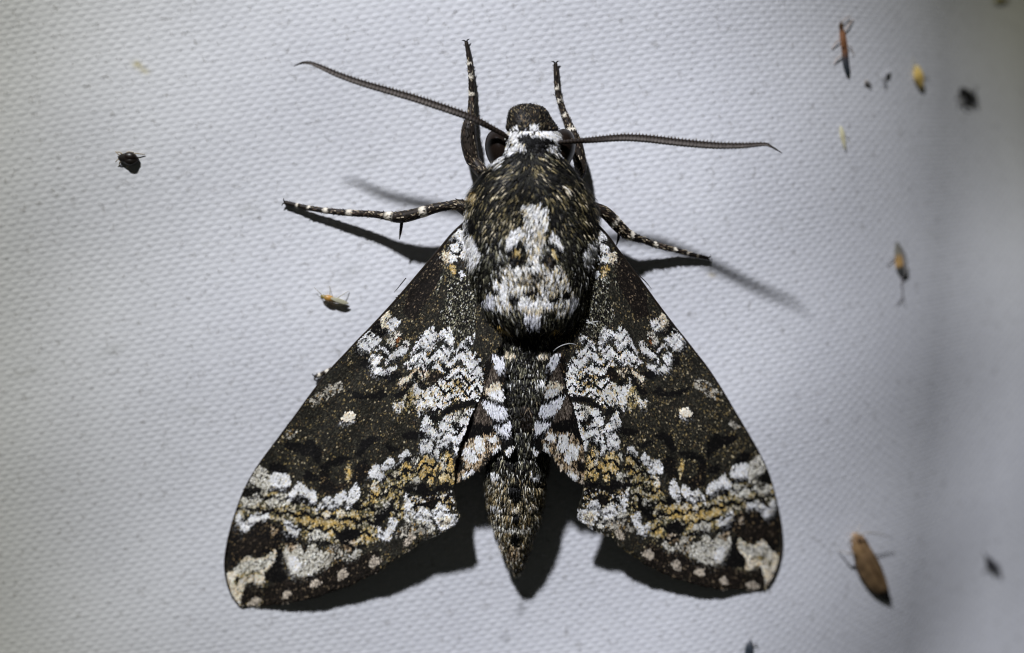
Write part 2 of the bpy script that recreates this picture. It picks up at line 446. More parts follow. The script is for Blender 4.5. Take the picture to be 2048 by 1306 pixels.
# forewing pattern, in the coordinates of the wing on one side; the other side is mapped onto it
FW = []
FW += Z(660, 440, 4.08, [   # basal half
    ('O', [(900, 420), (1000, 430), (1150, 380), (1200, 640), (1190, 920), (1050, 960), (980, 880), (900, 800), (860, 620)]),
    ('B', [(800, 330), (920, 180), (930, 330), (900, 480), (800, 640), (700, 800), (600, 760), (640, 560)]),
    ('D', [(960, 380), (900, 560), (800, 700), (640, 900), (720, 960), (860, 860), (960, 600)]),
    ('W', [(985, 110), (1060, 50), (1090, 100), (1125, 190), (1110, 220), (1070, 190), (1040, 140), (1000, 125)]),
    ('K', [(985, 120), (1050, 150), (1100, 230), (1060, 280), (1040, 260), (1060, 210), (1000, 170)]),
    ('W', [(985, 195), (1050, 180), (1060, 235), (1025, 250), (990, 235)]),
    ('C', [(925, 240), (985, 255), (990, 315), (945, 340), (925, 300)]),
    ('W', [(985, 270), (1040, 280), (1040, 325), (990, 325)]),
    ('W', [(1055, 290), (1100, 225), (1145, 250), (1140, 305), (1080, 312)]),
    ('G', [(955, 400), (1000, 345), (1030, 370), (1030, 455), (1008, 440), (990, 395)]),
    ('U', [(1052, 420), (1080, 400), (1102, 440), (1075, 467)]),
    # costal white hooks
    ('K', [(330, 830), (430, 780), (440, 870), (500, 900), (420, 950), (360, 900)]),
    ('C', [(425, 775), (480, 735), (505, 800), (490, 870), (440, 872), (430, 840)]),
    ('W', [(470, 820), (545, 780), (575, 830), (535, 885), (510, 905), (485, 860)]),
    ('W', [(245, 975), (300, 905), (350, 880), (365, 940), (425, 960), (400, 1012), (350, 1030), (330, 1062), (290, 1050), (268, 1070), (238, 1010)]),
    ('K', [(200, 1040), (240, 1015), (270, 1075), (330, 1065), (310, 1110), (220, 1100)]),
    ('w', [(500, 930), (580, 905), (590, 945), (550, 1000), (505, 1020), (470, 1000)]),
    ('R', [(560, 930), (580, 960), (550, 1020), (535, 1000)]),
    ('K', [(420, 1020), (490, 985), (510, 1050), (470, 1110), (430, 1110)]),
    ('W', [(345, 1095), (400, 1080), (420, 1130), (402, 1190), (440, 1212), (500, 1188), (560, 1178), (540, 1212), (480, 1240), (380, 1268), (350, 1222), (338, 1150)]),
    ('K', [(260, 1130), (340, 1120), (350, 1230), (380, 1275), (300, 1270), (250, 1200)]),
    ('W', [(455, 1140), (500, 1090), (560, 1040), (615, 985), (655, 975), (645, 1040), (605, 1090), (540, 1112), (480, 1145)]),
    ('K', [(455, 1150), (540, 1120), (600, 1100), (590, 1125), (530, 1145), (450, 1185)]),
    ('W', [(655, 1085), (700, 1015), (735, 950), (790, 890), (845, 865), (872, 915), (880, 960), (860, 990), (845, 1045), (785, 1035), (760, 1010), (700, 1060), (668, 1092)]),
    ('k', [(745, 975), (762, 965), (745, 1005), (715, 1040), (712, 1025)]),
    ('K', [(690, 1100), (700, 1050), (760, 1020), (850, 1055), (850, 1080), (780, 1078), (735, 1070)]),
    ('W', [(875, 935), (945, 868), (985, 870), (1012, 955), (1008, 1050), (985, 1060), (968, 990), (925, 945), (890, 960)]),
    ('K', [(905, 955), (930, 945), (975, 1000), (985, 1060), (960, 1060), (945, 1000)]),
    ('W', [(848, 1082), (880, 1040), (925, 1022), (972, 1075), (968, 1120), (905, 1135), (850, 1115)]),
    ('W', [(595, 1172), (680, 1110), (740, 1075), (800, 1085), (840, 1100), (845, 1140), (780, 1165), (720, 1140), (650, 1165)]),
    ('G', [(790, 1080), (820, 1070), (822, 1105), (795, 1110)]),
    ('K', [(600, 1185), (700, 1150), (780, 1170), (850, 1145), (880, 1180), (800, 1220), (700, 1200), (620, 1220)]),
    ('m', [(850, 1150), (960, 1130), (1000, 1130), (1080, 1210), (1100, 1306), (860, 1306)]),
    ('K', [(905, 1150), (935, 1145), (945, 1230), (915, 1230)]),
    ('W', [(1030, 1050), (1075, 985), (1130, 940), (1172, 922), (1188, 962), (1120, 972), (1075, 1015), (1042, 1065)]),
    ('K', [(1040, 1070), (1085, 1020), (1130, 985), (1180, 975), (1150, 1030), (1080, 1065)]),
    ('W', [(995, 1135), (1050, 1075), (1125, 1045), (1170, 1090), (1158, 1150), (1200, 1175), (1285, 1195), (1292, 1250), (1200, 1275), (1130, 1232), (1102, 1165), (1085, 1115), (1020, 1155)]),
    ('k', [(1165, 1060), (1190, 1050), (1230, 1130), (1240, 1180), (1210, 1175), (1185, 1120)]),
    ('K', [(1120, 1180), (1130, 1235), (1200, 1280), (1180, 1306), (1110, 1260), (1080, 1190)]),
])
FW += Z(540, 640, 4.08, [   # disc
    ('F', [(330, 640), (480, 520), (590, 490), (600, 560), (480, 640), (360, 700)]),
    ('K', [(600, 560), (740, 590), (860, 600), (920, 550), (960, 600), (1000, 600), (900, 640), (720, 640)]),
    ('K', [(800, 450), (960, 430), (1050, 420), (1100, 440), (1000, 500), (860, 500)]),
    ('D', [(640, 320), (800, 400), (960, 480), (1020, 560), (900, 560), (700, 480), (600, 420)]),
    ('T', [(1050, 500), (1130, 450), (1200, 385), (1215, 400), (1160, 470), (1110, 530), (1060, 545)]),
    ('T', [(1205, 385), (1240, 425), (1270, 470), (1300, 440), (1300, 410), (1240, 400), (1215, 375)]),
    ('B', [(1280, 420), (1400, 430), (1450, 480), (1420, 520), (1320, 510), (1280, 480)]),
    ('K', [(1000, 600), (1080, 565), (1150, 500), (1195, 440), (1215, 465), (1140, 555), (1090, 620), (1030, 630)]),
    ('M', [(1380, 480), (1480, 440), (1580, 400), (1790, 430), (1740, 540), (1700, 650), (1600, 640), (1500, 650), (1420, 720), (1350, 760), (1290, 710), (1350, 620)]),
    ('m', [(1440, 470), (1560, 430), (1640, 470), (1620, 560), (1540, 590), (1450, 540)]),
    ('H', [(1165, 560), (1190, 475), (1215, 560), (1260, 570), (1350, 515), (1385, 600), (1360, 690), (1300, 700), (1240, 690), (1212, 755), (1195, 660)]),
    ('W', [(1195, 590), (1250, 580), (1300, 600), (1310, 670), (1250, 680), (1210, 660)]),
    ('g', [(1080, 640), (1140, 540), (1180, 560), (1195, 700), (1160, 780), (1110, 740)]),
    ('H', [(1010, 660), (1055, 680), (1095, 640), (1100, 690), (1060, 745), (1025, 725)]),
    ('K', [(1215, 480), (1300, 520), (1280, 552), (1240, 556), (1220, 530)]),
    ('K', [(1225, 760), (1300, 700), (1345, 770), (1370, 830), (1330, 820), (1290, 765), (1240, 800)]),
    ('K', [(1400, 760), (1450, 705), (1560, 655), (1650, 640), (1695, 665), (1630, 700), (1540, 705), (1450, 745)]),
    ('M', [(1375, 830), (1440, 765), (1550, 735), (1655, 715), (1600, 835), (1560, 930), (1530, 1085), (1490, 960), (1440, 900), (1390, 890)]),
    ('W', [(1380, 820), (1440, 780), (1480, 790), (1450, 860), (1400, 880)]),
    ('k', [(1480, 830), (1540, 820), (1560, 870), (1500, 900)]),
    ('W', [(1235, 850), (1275, 765), (1325, 830), (1362, 900), (1375, 955), (1335, 965), (1290, 915), (1238, 885)]),
    ('K', [(1220, 900), (1290, 925), (1330, 970), (1240, 950), (1210, 940)]),
    ('W', [(1225, 985), (1290, 945), (1332, 1000), (1345, 1065), (1290, 1085), (1228, 1068)]),
    ('W', [(1370, 975), (1430, 905), (1520, 935), (1545, 1005), (1530, 1080), (1500, 1050), (1485, 965), (1425, 1000), (1382, 1035)]),
    ('K', [(1340, 1040), (1400, 1030), (1480, 980), (1490, 1040), (1420, 1060), (1370, 1100), (1340, 1080)]),
    ('K', [(1060, 930), (1150, 900), (1230, 900), (1210, 960), (1120, 970)]),
    # dark scallops of the outer half
    ('K', [(130, 985), (280, 1000), (350, 960), (425, 1050), (410, 1180), (340, 1110), (240, 1085), (120, 1030)]),
    ('K', [(700, 1085), (760, 965), (850, 935), (930, 960), (820, 1020), (740, 1115)]),
    ('K', [(470, 1150), (560, 1105), (690, 1110), (600, 1165), (500, 1185), (440, 1280), (405, 1190)]),
    ('K', [(900, 1000), (1000, 1080), (1060, 1050), (1100, 1000), (1040, 1040), (960, 1000)]),
    ('F', [(120, 930), (200, 870), (240, 900), (180, 960), (140, 960)]),
    ('G', [(640, 1170), (665, 1170), (680, 1230), (650, 1290), (630, 1250)]),
    ('K', [(560, 1230), (640, 1200), (640, 1290), (560, 1306)]),
    ('K', [(715, 1160), (800, 1120), (810, 1230), (740, 1300), (700, 1290)]),
    ('K', [(0, 1160), (90, 1150), (170, 1220), (100, 1250), (0, 1220)]),
    ('K', [(300, 1210), (380, 1250), (420, 1306), (300, 1306), (270, 1260)]),
])
FW += Z(430, 880, 3.843, [   # outer third
    ('g', [(150, 520), (205, 430), (370, 395), (560, 400), (780, 520), (1010, 520), (1180, 480), (1263, 440), (1263, 760), (1120, 820), (960, 780), (880, 820), (760, 760), (560, 720), (480, 620), (300, 560), (180, 590)]),
    ('w', [(265, 290), (335, 190), (420, 235), (435, 290), (425, 345), (402, 395), (345, 345), (290, 335)]),
    ('K', [(210, 425), (265, 320), (300, 350), (400, 395), (330, 410), (260, 430)]),
    ('W', [(425, 290), (460, 245), (575, 258), (588, 335), (555, 355), (500, 352), (440, 345)]),
    ('k', [(430, 350), (500, 358), (575, 350), (580, 385), (520, 400), (450, 385)]),
    ('w', [(205, 445), (290, 420), (370, 392), (385, 450), (300, 500), (220, 500)]),
    ('w', [(395, 460), (440, 420), (540, 400), (575, 480), (500, 500), (420, 500)]),
    ('W', [(575, 400), (650, 305), (692, 350), (775, 388), (788, 475), (742, 468), (700, 425), (645, 402), (605, 440), (572, 470)]),
    ('K', [(590, 470), (640, 410), (700, 430), (745, 475), (780, 480), (760, 515), (690, 490), (630, 460), (600, 500)]),
    ('W', [(778, 535), (828, 450), (870, 420), (912, 450), (950, 400), (1003, 372), (1015, 440), (965, 485), (905, 525), (862, 495), (812, 525), (788, 560)]),
    ('K', [(830, 530), (865, 500), (905, 532), (960, 490), (1000, 470), (1015, 520), (960, 520), (900, 560)]),
    ('W', [(1012, 500), (1035, 400), (1085, 322), (1118, 372), (1108, 432), (1062, 485), (1025, 530)]),
    ('K', [(1040, 520), (1080, 480), (1130, 470), (1150, 520), (1120, 560), (1090, 530)]),
    ('G', [(590, 580), (640, 540), (720, 570), (790, 610), (855, 535), (895, 560), (970, 515), (1005, 580), (1075, 525), (1115, 585), (1105, 640), (1000, 645), (950, 660), (890, 740), (850, 680), (760, 650), (680, 640)]),
    ('C', [(845, 560), (880, 540), (900, 570), (860, 590)]), ('C', [(940, 545), (975, 520), (1000, 570), (950, 580)]),
    ('W', [(155, 600), (195, 548), (250, 610), (325, 548), (405, 552), (428, 600), (345, 602), (292, 655), (250, 695), (205, 665)]),
    ('k', [(145, 625), (250, 705), (322, 615), (430, 605), (445, 700), (500, 640), (532, 640), (530, 760), (485, 835), (430, 862), (350, 885), (280, 875), (200, 915), (150, 985), (105, 965), (95, 860), (118, 720)]),
    ('B', [(180, 760), (400, 740), (450, 800), (330, 860), (230, 870), (150, 860)]),
    ('T', [(438, 640), (470, 625), (492, 680), (462, 735), (430, 720)]),
    ('W', [(538, 600), (600, 640), (662, 680), (642, 725), (580, 705), (542, 655)]),
    ('K', [(520, 690), (600, 715), (650, 735), (600, 770), (540, 780)]),
    ('w', [(535, 840), (570, 780), (640, 780), (690, 850), (735, 795), (780, 785), (795, 850), (855, 845), (905, 900), (875, 955), (800, 985), (740, 1025), (640, 1035), (590, 1005), (555, 930)]),
    ('T', [(540, 780), (620, 770), (640, 820), (580, 850)]),
    ('W', [(570, 900), (620, 880), (660, 940), (650, 1010), (600, 990)]),
    ('k', [(690, 800), (710, 790), (715, 850), (692, 860)]),
    ('w', [(722, 690), (800, 675), (868, 695), (880, 745), (800, 742), (735, 755)]),
    ('K', [(732, 755), (800, 745), (872, 752), (878, 785), (800, 798), (740, 785)]),
    ('K', [(952, 715), (1000, 668), (1100, 678), (1128, 722), (1090, 760), (1065, 790), (980, 790), (945, 760)]),
    ('T', [(985, 770), (1080, 760), (1090, 830), (1000, 850)]),
    ('F', [(860, 800), (960, 790), (1000, 900), (960, 960), (880, 920)]),
    ('w', [(1000, 835), (1040, 880), (1108, 805), (1125, 850), (1062, 905), (1010, 905)]),
    ('B', [(570, 1060), (740, 1040), (880, 970), (980, 920), (1100, 900), (1190, 850), (1263, 840), (1263, 1000), (1000, 1120), (700, 1220), (370, 1260), (380, 1130), (480, 1090)]),
    ('K', [(465, 835), (520, 815), (535, 950), (575, 1055), (500, 1085), (400, 1072), (382, 1010), (420, 980), (470, 920)]),
    ('C', [(92, 1050), (108, 1005), (160, 990), (220, 910), (262, 878), (312, 910), (380, 898), (450, 838), (478, 850), (462, 922), (412, 982), (380, 1012), (382, 1092), (350, 1098), (300, 1072), (250, 1082), (230, 1125), (210, 1195), (182, 1262), (148, 1222), (108, 1122)]),
    ('w', [(140, 1000), (220, 920), (312, 925), (400, 905), (455, 850), (460, 900), (380, 990), (300, 1000), (200, 1040)]),
    ('g', [(150, 1080), (190, 1020), (290, 990), (360, 1010), (280, 1030), (200, 1060), (170, 1130)]),
    ('B', [(230, 1130), (262, 1098), (372, 1110), (372, 1200), (270, 1225), (195, 1268), (212, 1200)]),
    ('Y', [(945, 1010), (990, 975), (1035, 1022), (1000, 1045), (948, 1055)]),
    ('Y', [(732, 1075), (800, 1055), (830, 1092), (780, 1125), (735, 1125)]),
    ('Y', [(525, 1175), (570, 1135), (608, 1170), (560, 1208), (525, 1208)]),
    ('Y', [(250, 1245), (310, 1195), (378, 1222), (330, 1255), (255, 1262)]),
])
FW += Z(640, 860, 4.08, [   # towards the inner angle
    ('g', [(330, 620), (430, 470), (560, 320), (700, 240), (820, 400), (700, 440), (640, 620), (690, 700), (560, 700), (440, 760), (340, 800)]),
    ('k', [(0, 330), (400, 270), (420, 330), (330, 430), (270, 420), (200, 470), (100, 520), (0, 500)]),
    ('D', [(80, 300), (210, 270), (300, 290), (270, 380), (150, 440), (80, 400)]),
    ('G', [(215, 280), (240, 270), (260, 340), (240, 440), (220, 380)]),
    ('W', [(398, 350), (440, 272), (482, 275), (492, 345), (445, 385), (410, 375)]),
    ('W', [(478, 375), (520, 330), (535, 370), (492, 415)]),
    ('W', [(505, 285), (580, 205), (605, 245), (630, 270), (580, 292), (540, 312), (518, 310)]),
    ('W', [(645, 205), (710, 142), (745, 190), (702, 200), (662, 245)]),
    ('K', [(690, 200), (735, 195), (760, 230), (700, 250), (660, 270), (620, 320), (600, 310), (650, 250)]),
    ('w', [(748, 230), (800, 205), (815, 232), (782, 265)]),
    ('G', [(665, 330), (690, 240), (735, 250), (740, 340), (690, 400)]),
    ('k', [(690, 310), (735, 320), (720, 370), (690, 360)]),
    ('G', [(805, 275), (865, 195), (930, 228), (965, 290), (940, 370), (905, 470), (875, 400), (820, 372), (795, 320)]),
    ('K', [(860, 370), (880, 430), (860, 400), (820, 385)]),
    ('G', [(985, 215), (1040, 152), (1085, 220), (1095, 425), (1000, 432), (965, 380)]),
    ('w', [(985, 225), (1020, 190), (1030, 280), (1000, 330)]),
    ('w', [(745, 385), (800, 365), (820, 412), (770, 435)]),
    ('K', [(685, 460), (780, 438), (850, 425), (875, 470), (920, 485), (960, 438), (1000, 450), (1090, 445), (1090, 482), (960, 495), (935, 540), (850, 530), (790, 498), (700, 500)]),
    ('m', [(720, 520), (860, 530), (1080, 490), (1100, 640), (960, 640), (880, 700), (780, 660)]),
    ('k', [(860, 540), (940, 540), (1000, 600), (930, 650), (870, 600)]),
    ('G', [(415, 500), (440, 415), (482, 415), (492, 480), (465, 590), (420, 570)]),
    ('C', [(420, 460), (445, 412), (478, 415), (480, 470), (440, 490)]),
    ('K', [(448, 690), (520, 622), (602, 605), (605, 650), (565, 695), (485, 775), (450, 785)]),
    ('w', [(480, 620), (560, 580), (570, 610), (500, 640)]),
    ('W', [(560, 725), (620, 682), (645, 740), (605, 805), (565, 850), (582, 885), (520, 885), (465, 855), (482, 775), (530, 820), (562, 780)]),
    ('W', [(688, 610), (710, 505), (735, 560), (765, 640), (772, 680), (730, 698), (698, 698)]),
    ('g', [(610, 620), (690, 600), (700, 700), (640, 740), (600, 690)]),
    ('w', [(690, 700), (780, 690), (850, 590), (865, 630), (945, 700), (905, 750), (860, 760), (760, 740), (700, 760)]),
    ('W', [(930, 650), (970, 585), (1040, 635), (1060, 672), (1120, 675), (1140, 712), (1065, 790), (980, 795), (955, 745), (935, 705)]),
    ('C', [(960, 720), (1030, 690), (1080, 710), (1050, 760), (990, 770)]),
    ('F', [(600, 850), (690, 765), (830, 760), (950, 800), (880, 850), (780, 850), (620, 880)]),
    ('w', [(860, 780), (920, 760), (945, 800), (900, 835)]),
    ('Y', [(682, 905), (740, 835), (790, 858), (735, 925), (685, 945)]),
    ('Y', [(395, 1065), (440, 1015), (522, 1040), (455, 1105), (405, 1118)]),
    ('Y', [(150, 1165), (190, 1115), (250, 1160), (182, 1215), (145, 1215)]),
    ('G', [(335, 855), (380, 825), (425, 850), (412, 885), (370, 895)]),
])
FW += Z(540, 640, 4.08, [('K', [(560, 800), (640, 745), (715, 760), (722, 825), (650, 845), (590, 830)]),
                         ('W', [(575, 795), (635, 755), (685, 765), (700, 815), (650, 832), (600, 815)])])

FW = grown(FW, 1.1)
FW += Z(660, 580, 5.02, [
    ('W', [(1235, 650), (1330, 588), (1425, 615), (1468, 690), (1505, 755), (1595, 735), (1605, 835), (1480, 858), (1380, 795), (1335, 685), (1255, 690)]),
    ('H', [(850, 880), (900, 1000), (960, 1040), (1060, 945), (1090, 1080), (1025, 1155), (930, 1205), (890, 1255), (865, 1100)]),
    ('C', [(695, 900), (800, 845), (860, 795), (855, 860), (765, 932), (710, 965)]), ('C', [(880, 795), (932, 885), (1005, 832), (980, 815), (932, 842), (892, 775)]),
    ('W', [(1200, 780), (1290, 790), (1330, 850), (1260, 880), (1210, 840)])])
FW += Z(720, 760, 4.08, [
    ('W', [(635, 440), (760, 395), (790, 470), (705, 525), (640, 545)]), ('W', [(600, 560), (640, 515), (655, 620), (620, 645)]), ('W', [(650, 330), (700, 300), (740, 330), (700, 400), (650, 400)]),
    ('W', [(920, 215), (935, 240), (850, 440), (790, 600), (775, 585), (820, 440), (880, 300)]), ('w', [(750, 270), (830, 230), (870, 260), (800, 340)]),
    ('W', [(370, 900), (400, 950), (440, 1060), (400, 1080), (365, 1040)]), ('W', [(500, 1020), (560, 1060), (620, 1100), (560, 1160), (440, 1120)])])
def stroke(ch, pts, w):
    p = resample(np.asarray(pts, float), max(4, len(pts) * 3)); t = np.gradient(p, axis=0); t /= np.linalg.norm(t, axis=1)[:, None] + 1e-9
    n = np.stack([-t[:, 1], t[:, 0]], -1) * (w / 2) * np.sqrt(np.sin(np.linspace(0.12, math.pi - 0.12, len(p))))[:, None]
    return (ch, np.vstack([p + n, (p - n)[::-1]]))
for ox, oy, k_, items in [
    (660, 580, 5.02, [([(870, 620), (900, 565), (960, 590), (1030, 612)], 6), ([(1105, 470), (1150, 500), (1190, 580), (1212, 645)], 5.5), ([(1010, 605), (1045, 560), (1085, 515)], 4), ([(1250, 612), (1310, 560), (1380, 510), (1440, 492)], 5),
                      ([(555, 722), (620, 690), (700, 662), (765, 640)], 5), ([(740, 772), (800, 742), (870, 722), (930, 742), (990, 762), (1045, 700)], 5), ([(1120, 700), (1140, 760), (1150, 805)], 6), ([(1440, 600), (1480, 660), (1525, 745)], 5),
                      ([(700, 985), (760, 930), (830, 870), (870, 830), (900, 890), (930, 960), (965, 985)], 6), ([(445, 872), (540, 852), (645, 832)], 6), ([(370, 440), (440, 400), (520, 420), (600, 400)], 6), ([(460, 600), (520, 560), (590, 560)], 6)]),
    (720, 760, 4.08, [([(485, 275), (560, 228), (605, 262), (645, 325)], 7), ([(670, 285), (760, 222), (860, 185), (945, 192)], 7), ([(495, 595), (560, 578), (625, 622), (640, 660)], 5), ([(645, 610), (690, 555), (745, 560)], 4),
                      ([(390, 640), (335, 680), (300, 722)], 5), ([(160, 822), (220, 780), (270, 735)], 5), ([(440, 440), (520, 442), (575, 465)], 6), ([(640, 520), (700, 480), (760, 500)], 4), ([(740, 380), (800, 350), (830, 420)], 6)]),
    (430, 900, 3.84, [([(210, 345), (290, 322), (370, 300), (400, 315)], 6), ([(420, 300), (500, 305), (565, 300)], 5), ([(590, 395), (640, 345), (700, 405), (765, 425)], 5), ([(785, 470), (830, 412), (890, 452), (945, 432), (1005, 398)], 5), ([(1030, 465), (1085, 405), (1130, 400)], 5),
                      ([(240, 470), (300, 500), (380, 480), (450, 470)], 4), ([(560, 700), (640, 690), (700, 730)], 4)])]:
    FW += [stroke('K', [(ox + x / k_, oy + y / k_) for x, y in pts], w) for pts, w in items]
FW_OUT = [(935, 440), (905, 468), (880, 498), (840, 545), (790, 603), (740, 657), (719, 678), (690, 709), (660, 741), (625, 785), (590, 833), (545, 893), (515, 934), (490, 978),
          (470, 1030), (456, 1080), (449.5, 1125), (453, 1160), (463, 1190), (477, 1209),
          (500, 1207), (520, 1206), (545, 1202), (575, 1201), (605, 1194), (640, 1187), (665, 1176), (695, 1167), (725, 1152), (755, 1138), (785, 1115), (815, 1098), (840, 1076), (865, 1068), (890, 1055),
          (910, 1043), (918, 1030), (911, 1000), (907, 970), (909, 935), (915, 900), (927, 867), (936, 843), (948, 811), (963, 787), (981, 732), (988, 712),
          (1002, 680), (1000, 620), (990, 540), (970, 470)]
LMK = [((477, 1209), (1532, 1176)), ((450, 1125), (1563, 1080)), ((515, 932), (1516, 907)), ((563, 958), (1480, 941)), ((602, 976), (1441, 964)),
       ((664, 1005), (1389, 990)), ((710, 984), (1347, 974)), ((749, 938), (1318, 930)), ((778, 922), (1292, 913)), ((811, 903), (1262, 896)),
       ((551, 1101), (1477, 1081)), ((555, 1143), (1469, 1122)), ((697, 832), (1371, 826)), ((856, 848), (1230, 841)), ((855, 892), (1227, 882)),
       ((867, 654), (1240, 651)), ((896, 653), (1208, 653)), ((947, 668), (1168, 664)), ((795, 640), (1308, 645)), ((731, 685), (1355, 680)),
       ((753, 746), (1328, 739)), ((807, 695), (1289, 695)), ((905, 468), (1213, 472)), ((840, 545), (1272, 548)), ((790, 603), (1316, 611)),
       ((719, 678), (1362, 672)), ((660, 741), (1415, 738)), ((590, 833), (1467, 816)), ((545, 893), (1499, 870)), ((470, 1030), (1552, 1005)),
       ((918, 1030), (1154, 1022)), ((907, 970), (1170, 968)), ((981, 732), (1123, 732)), ((963, 787), (1134, 778)), ((948, 811), (1143, 797)), ((927, 867), (1159, 848)), ((915, 900), (1168, 892)),
       ((819, 1080), (1240, 1070)), ((750, 1122), (1296, 1107)), ((686, 1150), (1350, 1131)), ((632, 1168), (1398, 1144)), ((576, 1190), (1447, 1160)), ((512, 1203), (1506, 1171)),
       ((990, 540), (1128, 540)), ((935, 440), (1186, 440)), ((1002, 680), (1106, 680))]
L2R = TPS([a for a, b in LMK], [b for a, b in LMK], 3.0)
R2L = TPS([b for a, b in LMK], [a for a, b in LMK], 3.0)

# wing height above the sheet in mm over the same coordinates
FWH = TPS(*zip(*[((935, 440), 8.0), ((905, 468), 7.0), ((840, 545), 5.5), ((740, 657), 3.6), ((660, 741), 2.6), ((590, 833), 1.9), ((515, 934), 1.1), ((456, 1080), 0.5), ((477, 1209), 0.3),
                 ((575, 1200), 0.9), ((695, 1167), 2.1), ((785, 1115), 2.5), ((918, 1030), 3.3), ((907, 970), 5.0), ((915, 900), 7.0), ((936, 843), 7.9), ((963, 787), 8.6), ((985, 715), 8.8),
                 ((1002, 680), 8.8), ((990, 540), 9.2), ((900, 600), 7.8), ((820, 750), 6.4), ((697, 832), 4.4), ((780, 950), 5.3), ((640, 1020), 2.9), ((555, 1100), 1.5), ((850, 850), 7.0)]), 20.0)

_smooth_h = FWH
def FWH(x, y):
    x = np.asarray(x, float); y = np.asarray(y, float)
    th_ = np.arctan2(y - 400, 985 - x); dist = np.hypot(y - 400, 985 - x)
    return _smooth_h(x, y) + (0.10 * np.sin(th_ * 40) * np.clip(dist / 300 - 0.3, 0, 1) + 0.10 * (vnoise(x * 0.02, y * 0.02, 70) - 0.5))[..., None]

# hindwing, same idea
HW = Z(860, 640, 4.3525, [
    ('U', [(535, 300), (655, 330), (650, 400), (600, 450), (565, 400)]),
    ('b', [(505, 500), (540, 385), (585, 430), (610, 520), (560, 565), (470, 600)]),
    ('C', [(465, 605), (520, 555), (605, 515), (640, 640), (600, 660), (500, 640)]),
    ('W', [(500, 630), (560, 600), (632, 600), (640, 705), (560, 690)]),
    ('K', [(435, 625), (500, 632), (560, 682), (650, 685), (668, 760), (590, 750), (520, 722), (445, 700)]),
    ('U', [(448, 682), (520, 700), (600, 730), (652, 740), (676, 832), (620, 865), (550, 842), (480, 765)]),
    
    ('U', [(545, 885), (620, 880), (692, 850), (704, 930), (685, 998), (620, 972), (570, 935)]),
    ('K', [(505, 815), (560, 838), (620, 855), (685, 820), (700, 862), (620, 900), (540, 895)]), ('K', [(580, 970), (700, 1000), (730, 1060), (665, 1150), (600, 1030)]),
    ('W', [(645, 1140), (700, 1075), (722, 1098), (690, 1155), (662, 1165)]),
    ('b', [(370, 800), (440, 680), (480, 770), (545, 870), (500, 920), (400, 880)]),
    ('K', [(300, 900), (400, 880), (520, 900), (600, 990), (480, 1000), (380, 1010), (300, 1040)]),
    ('T', [(230, 1200), (270, 1100), (350, 1010), (450, 985), (560, 960), (625, 1045), (520, 1160), (480, 1240), (400, 1320), (280, 1390), (210, 1410)]),
    ('W', [(275, 1110), (370, 1080), (425, 1200), (370, 1240), (300, 1190)]),
    ('W', [(395, 1000), (470, 1005), (485, 1130), (420, 1150), (385, 1080)]),
    ('W', [(490, 1010), (570, 980), (600, 1040), (530, 1060)]),
    ('W', [(540, 1110), (600, 1065), (618, 1100), (550, 1155)]),
    ('W', [(280, 1340), (370, 1285), (400, 1320), (295, 1375)]),
    ('k', [(225, 1230), (290, 1200), (320, 1270), (250, 1320)]),
])
HW_OUT = [(985, 706), (1000, 712), (1012, 735), (1006, 760), (1008, 790), (1015, 820), (1021, 848), (1021, 868), (1027, 888), (1020, 905), (1010, 906), (1000, 893), (985, 905), (977, 914), (966, 930), (950, 937), (930, 953), (912, 962),
          (890, 955), (890, 900), (905, 860), (925, 810), (950, 770), (965, 730)]
HLM = [((985, 706), (1117, 706)), ((1012, 735), (1100, 735)), ((1008, 790), (1088, 790)), ((1021, 848), (1067, 846)), ((1021, 868), (1066, 862)), ((1024, 895), (1070, 893)), ((1000, 893), (1084, 888)),
       ((966, 930), (1118, 938)), ((930, 953), (1152, 962)), ((912, 962), (1168, 968)), ((963, 787), (1133, 778)), ((945, 812), (1145, 797)), ((915, 900), (1168, 890)), ((890, 955), (1195, 955)), ((985, 905), (1098, 905)), ((890, 900), (1195, 890))]
HL2R = TPS([a for a, b in HLM], [b for a, b in HLM], 3.0)
HR2L = TPS([b for a, b in HLM], [a for a, b in HLM], 3.0)
HWH = TPS(*zip(*[((985, 706), 8.3), ((1000, 712), 9.3), ((1012, 735), 9.6), ((1008, 790), 9.6), ((1021, 848), 9.5), ((1024, 895), 8.9), ((1000, 893), 7.8), ((966, 930), 6.3), ((912, 962), 4.8), ((890, 955), 4.6),
                 ((890, 900), 5.6), ((925, 810), 6.8), ((965, 730), 7.8), ((963, 800), 7.9), ((985, 850), 8.3)]), 20.0)

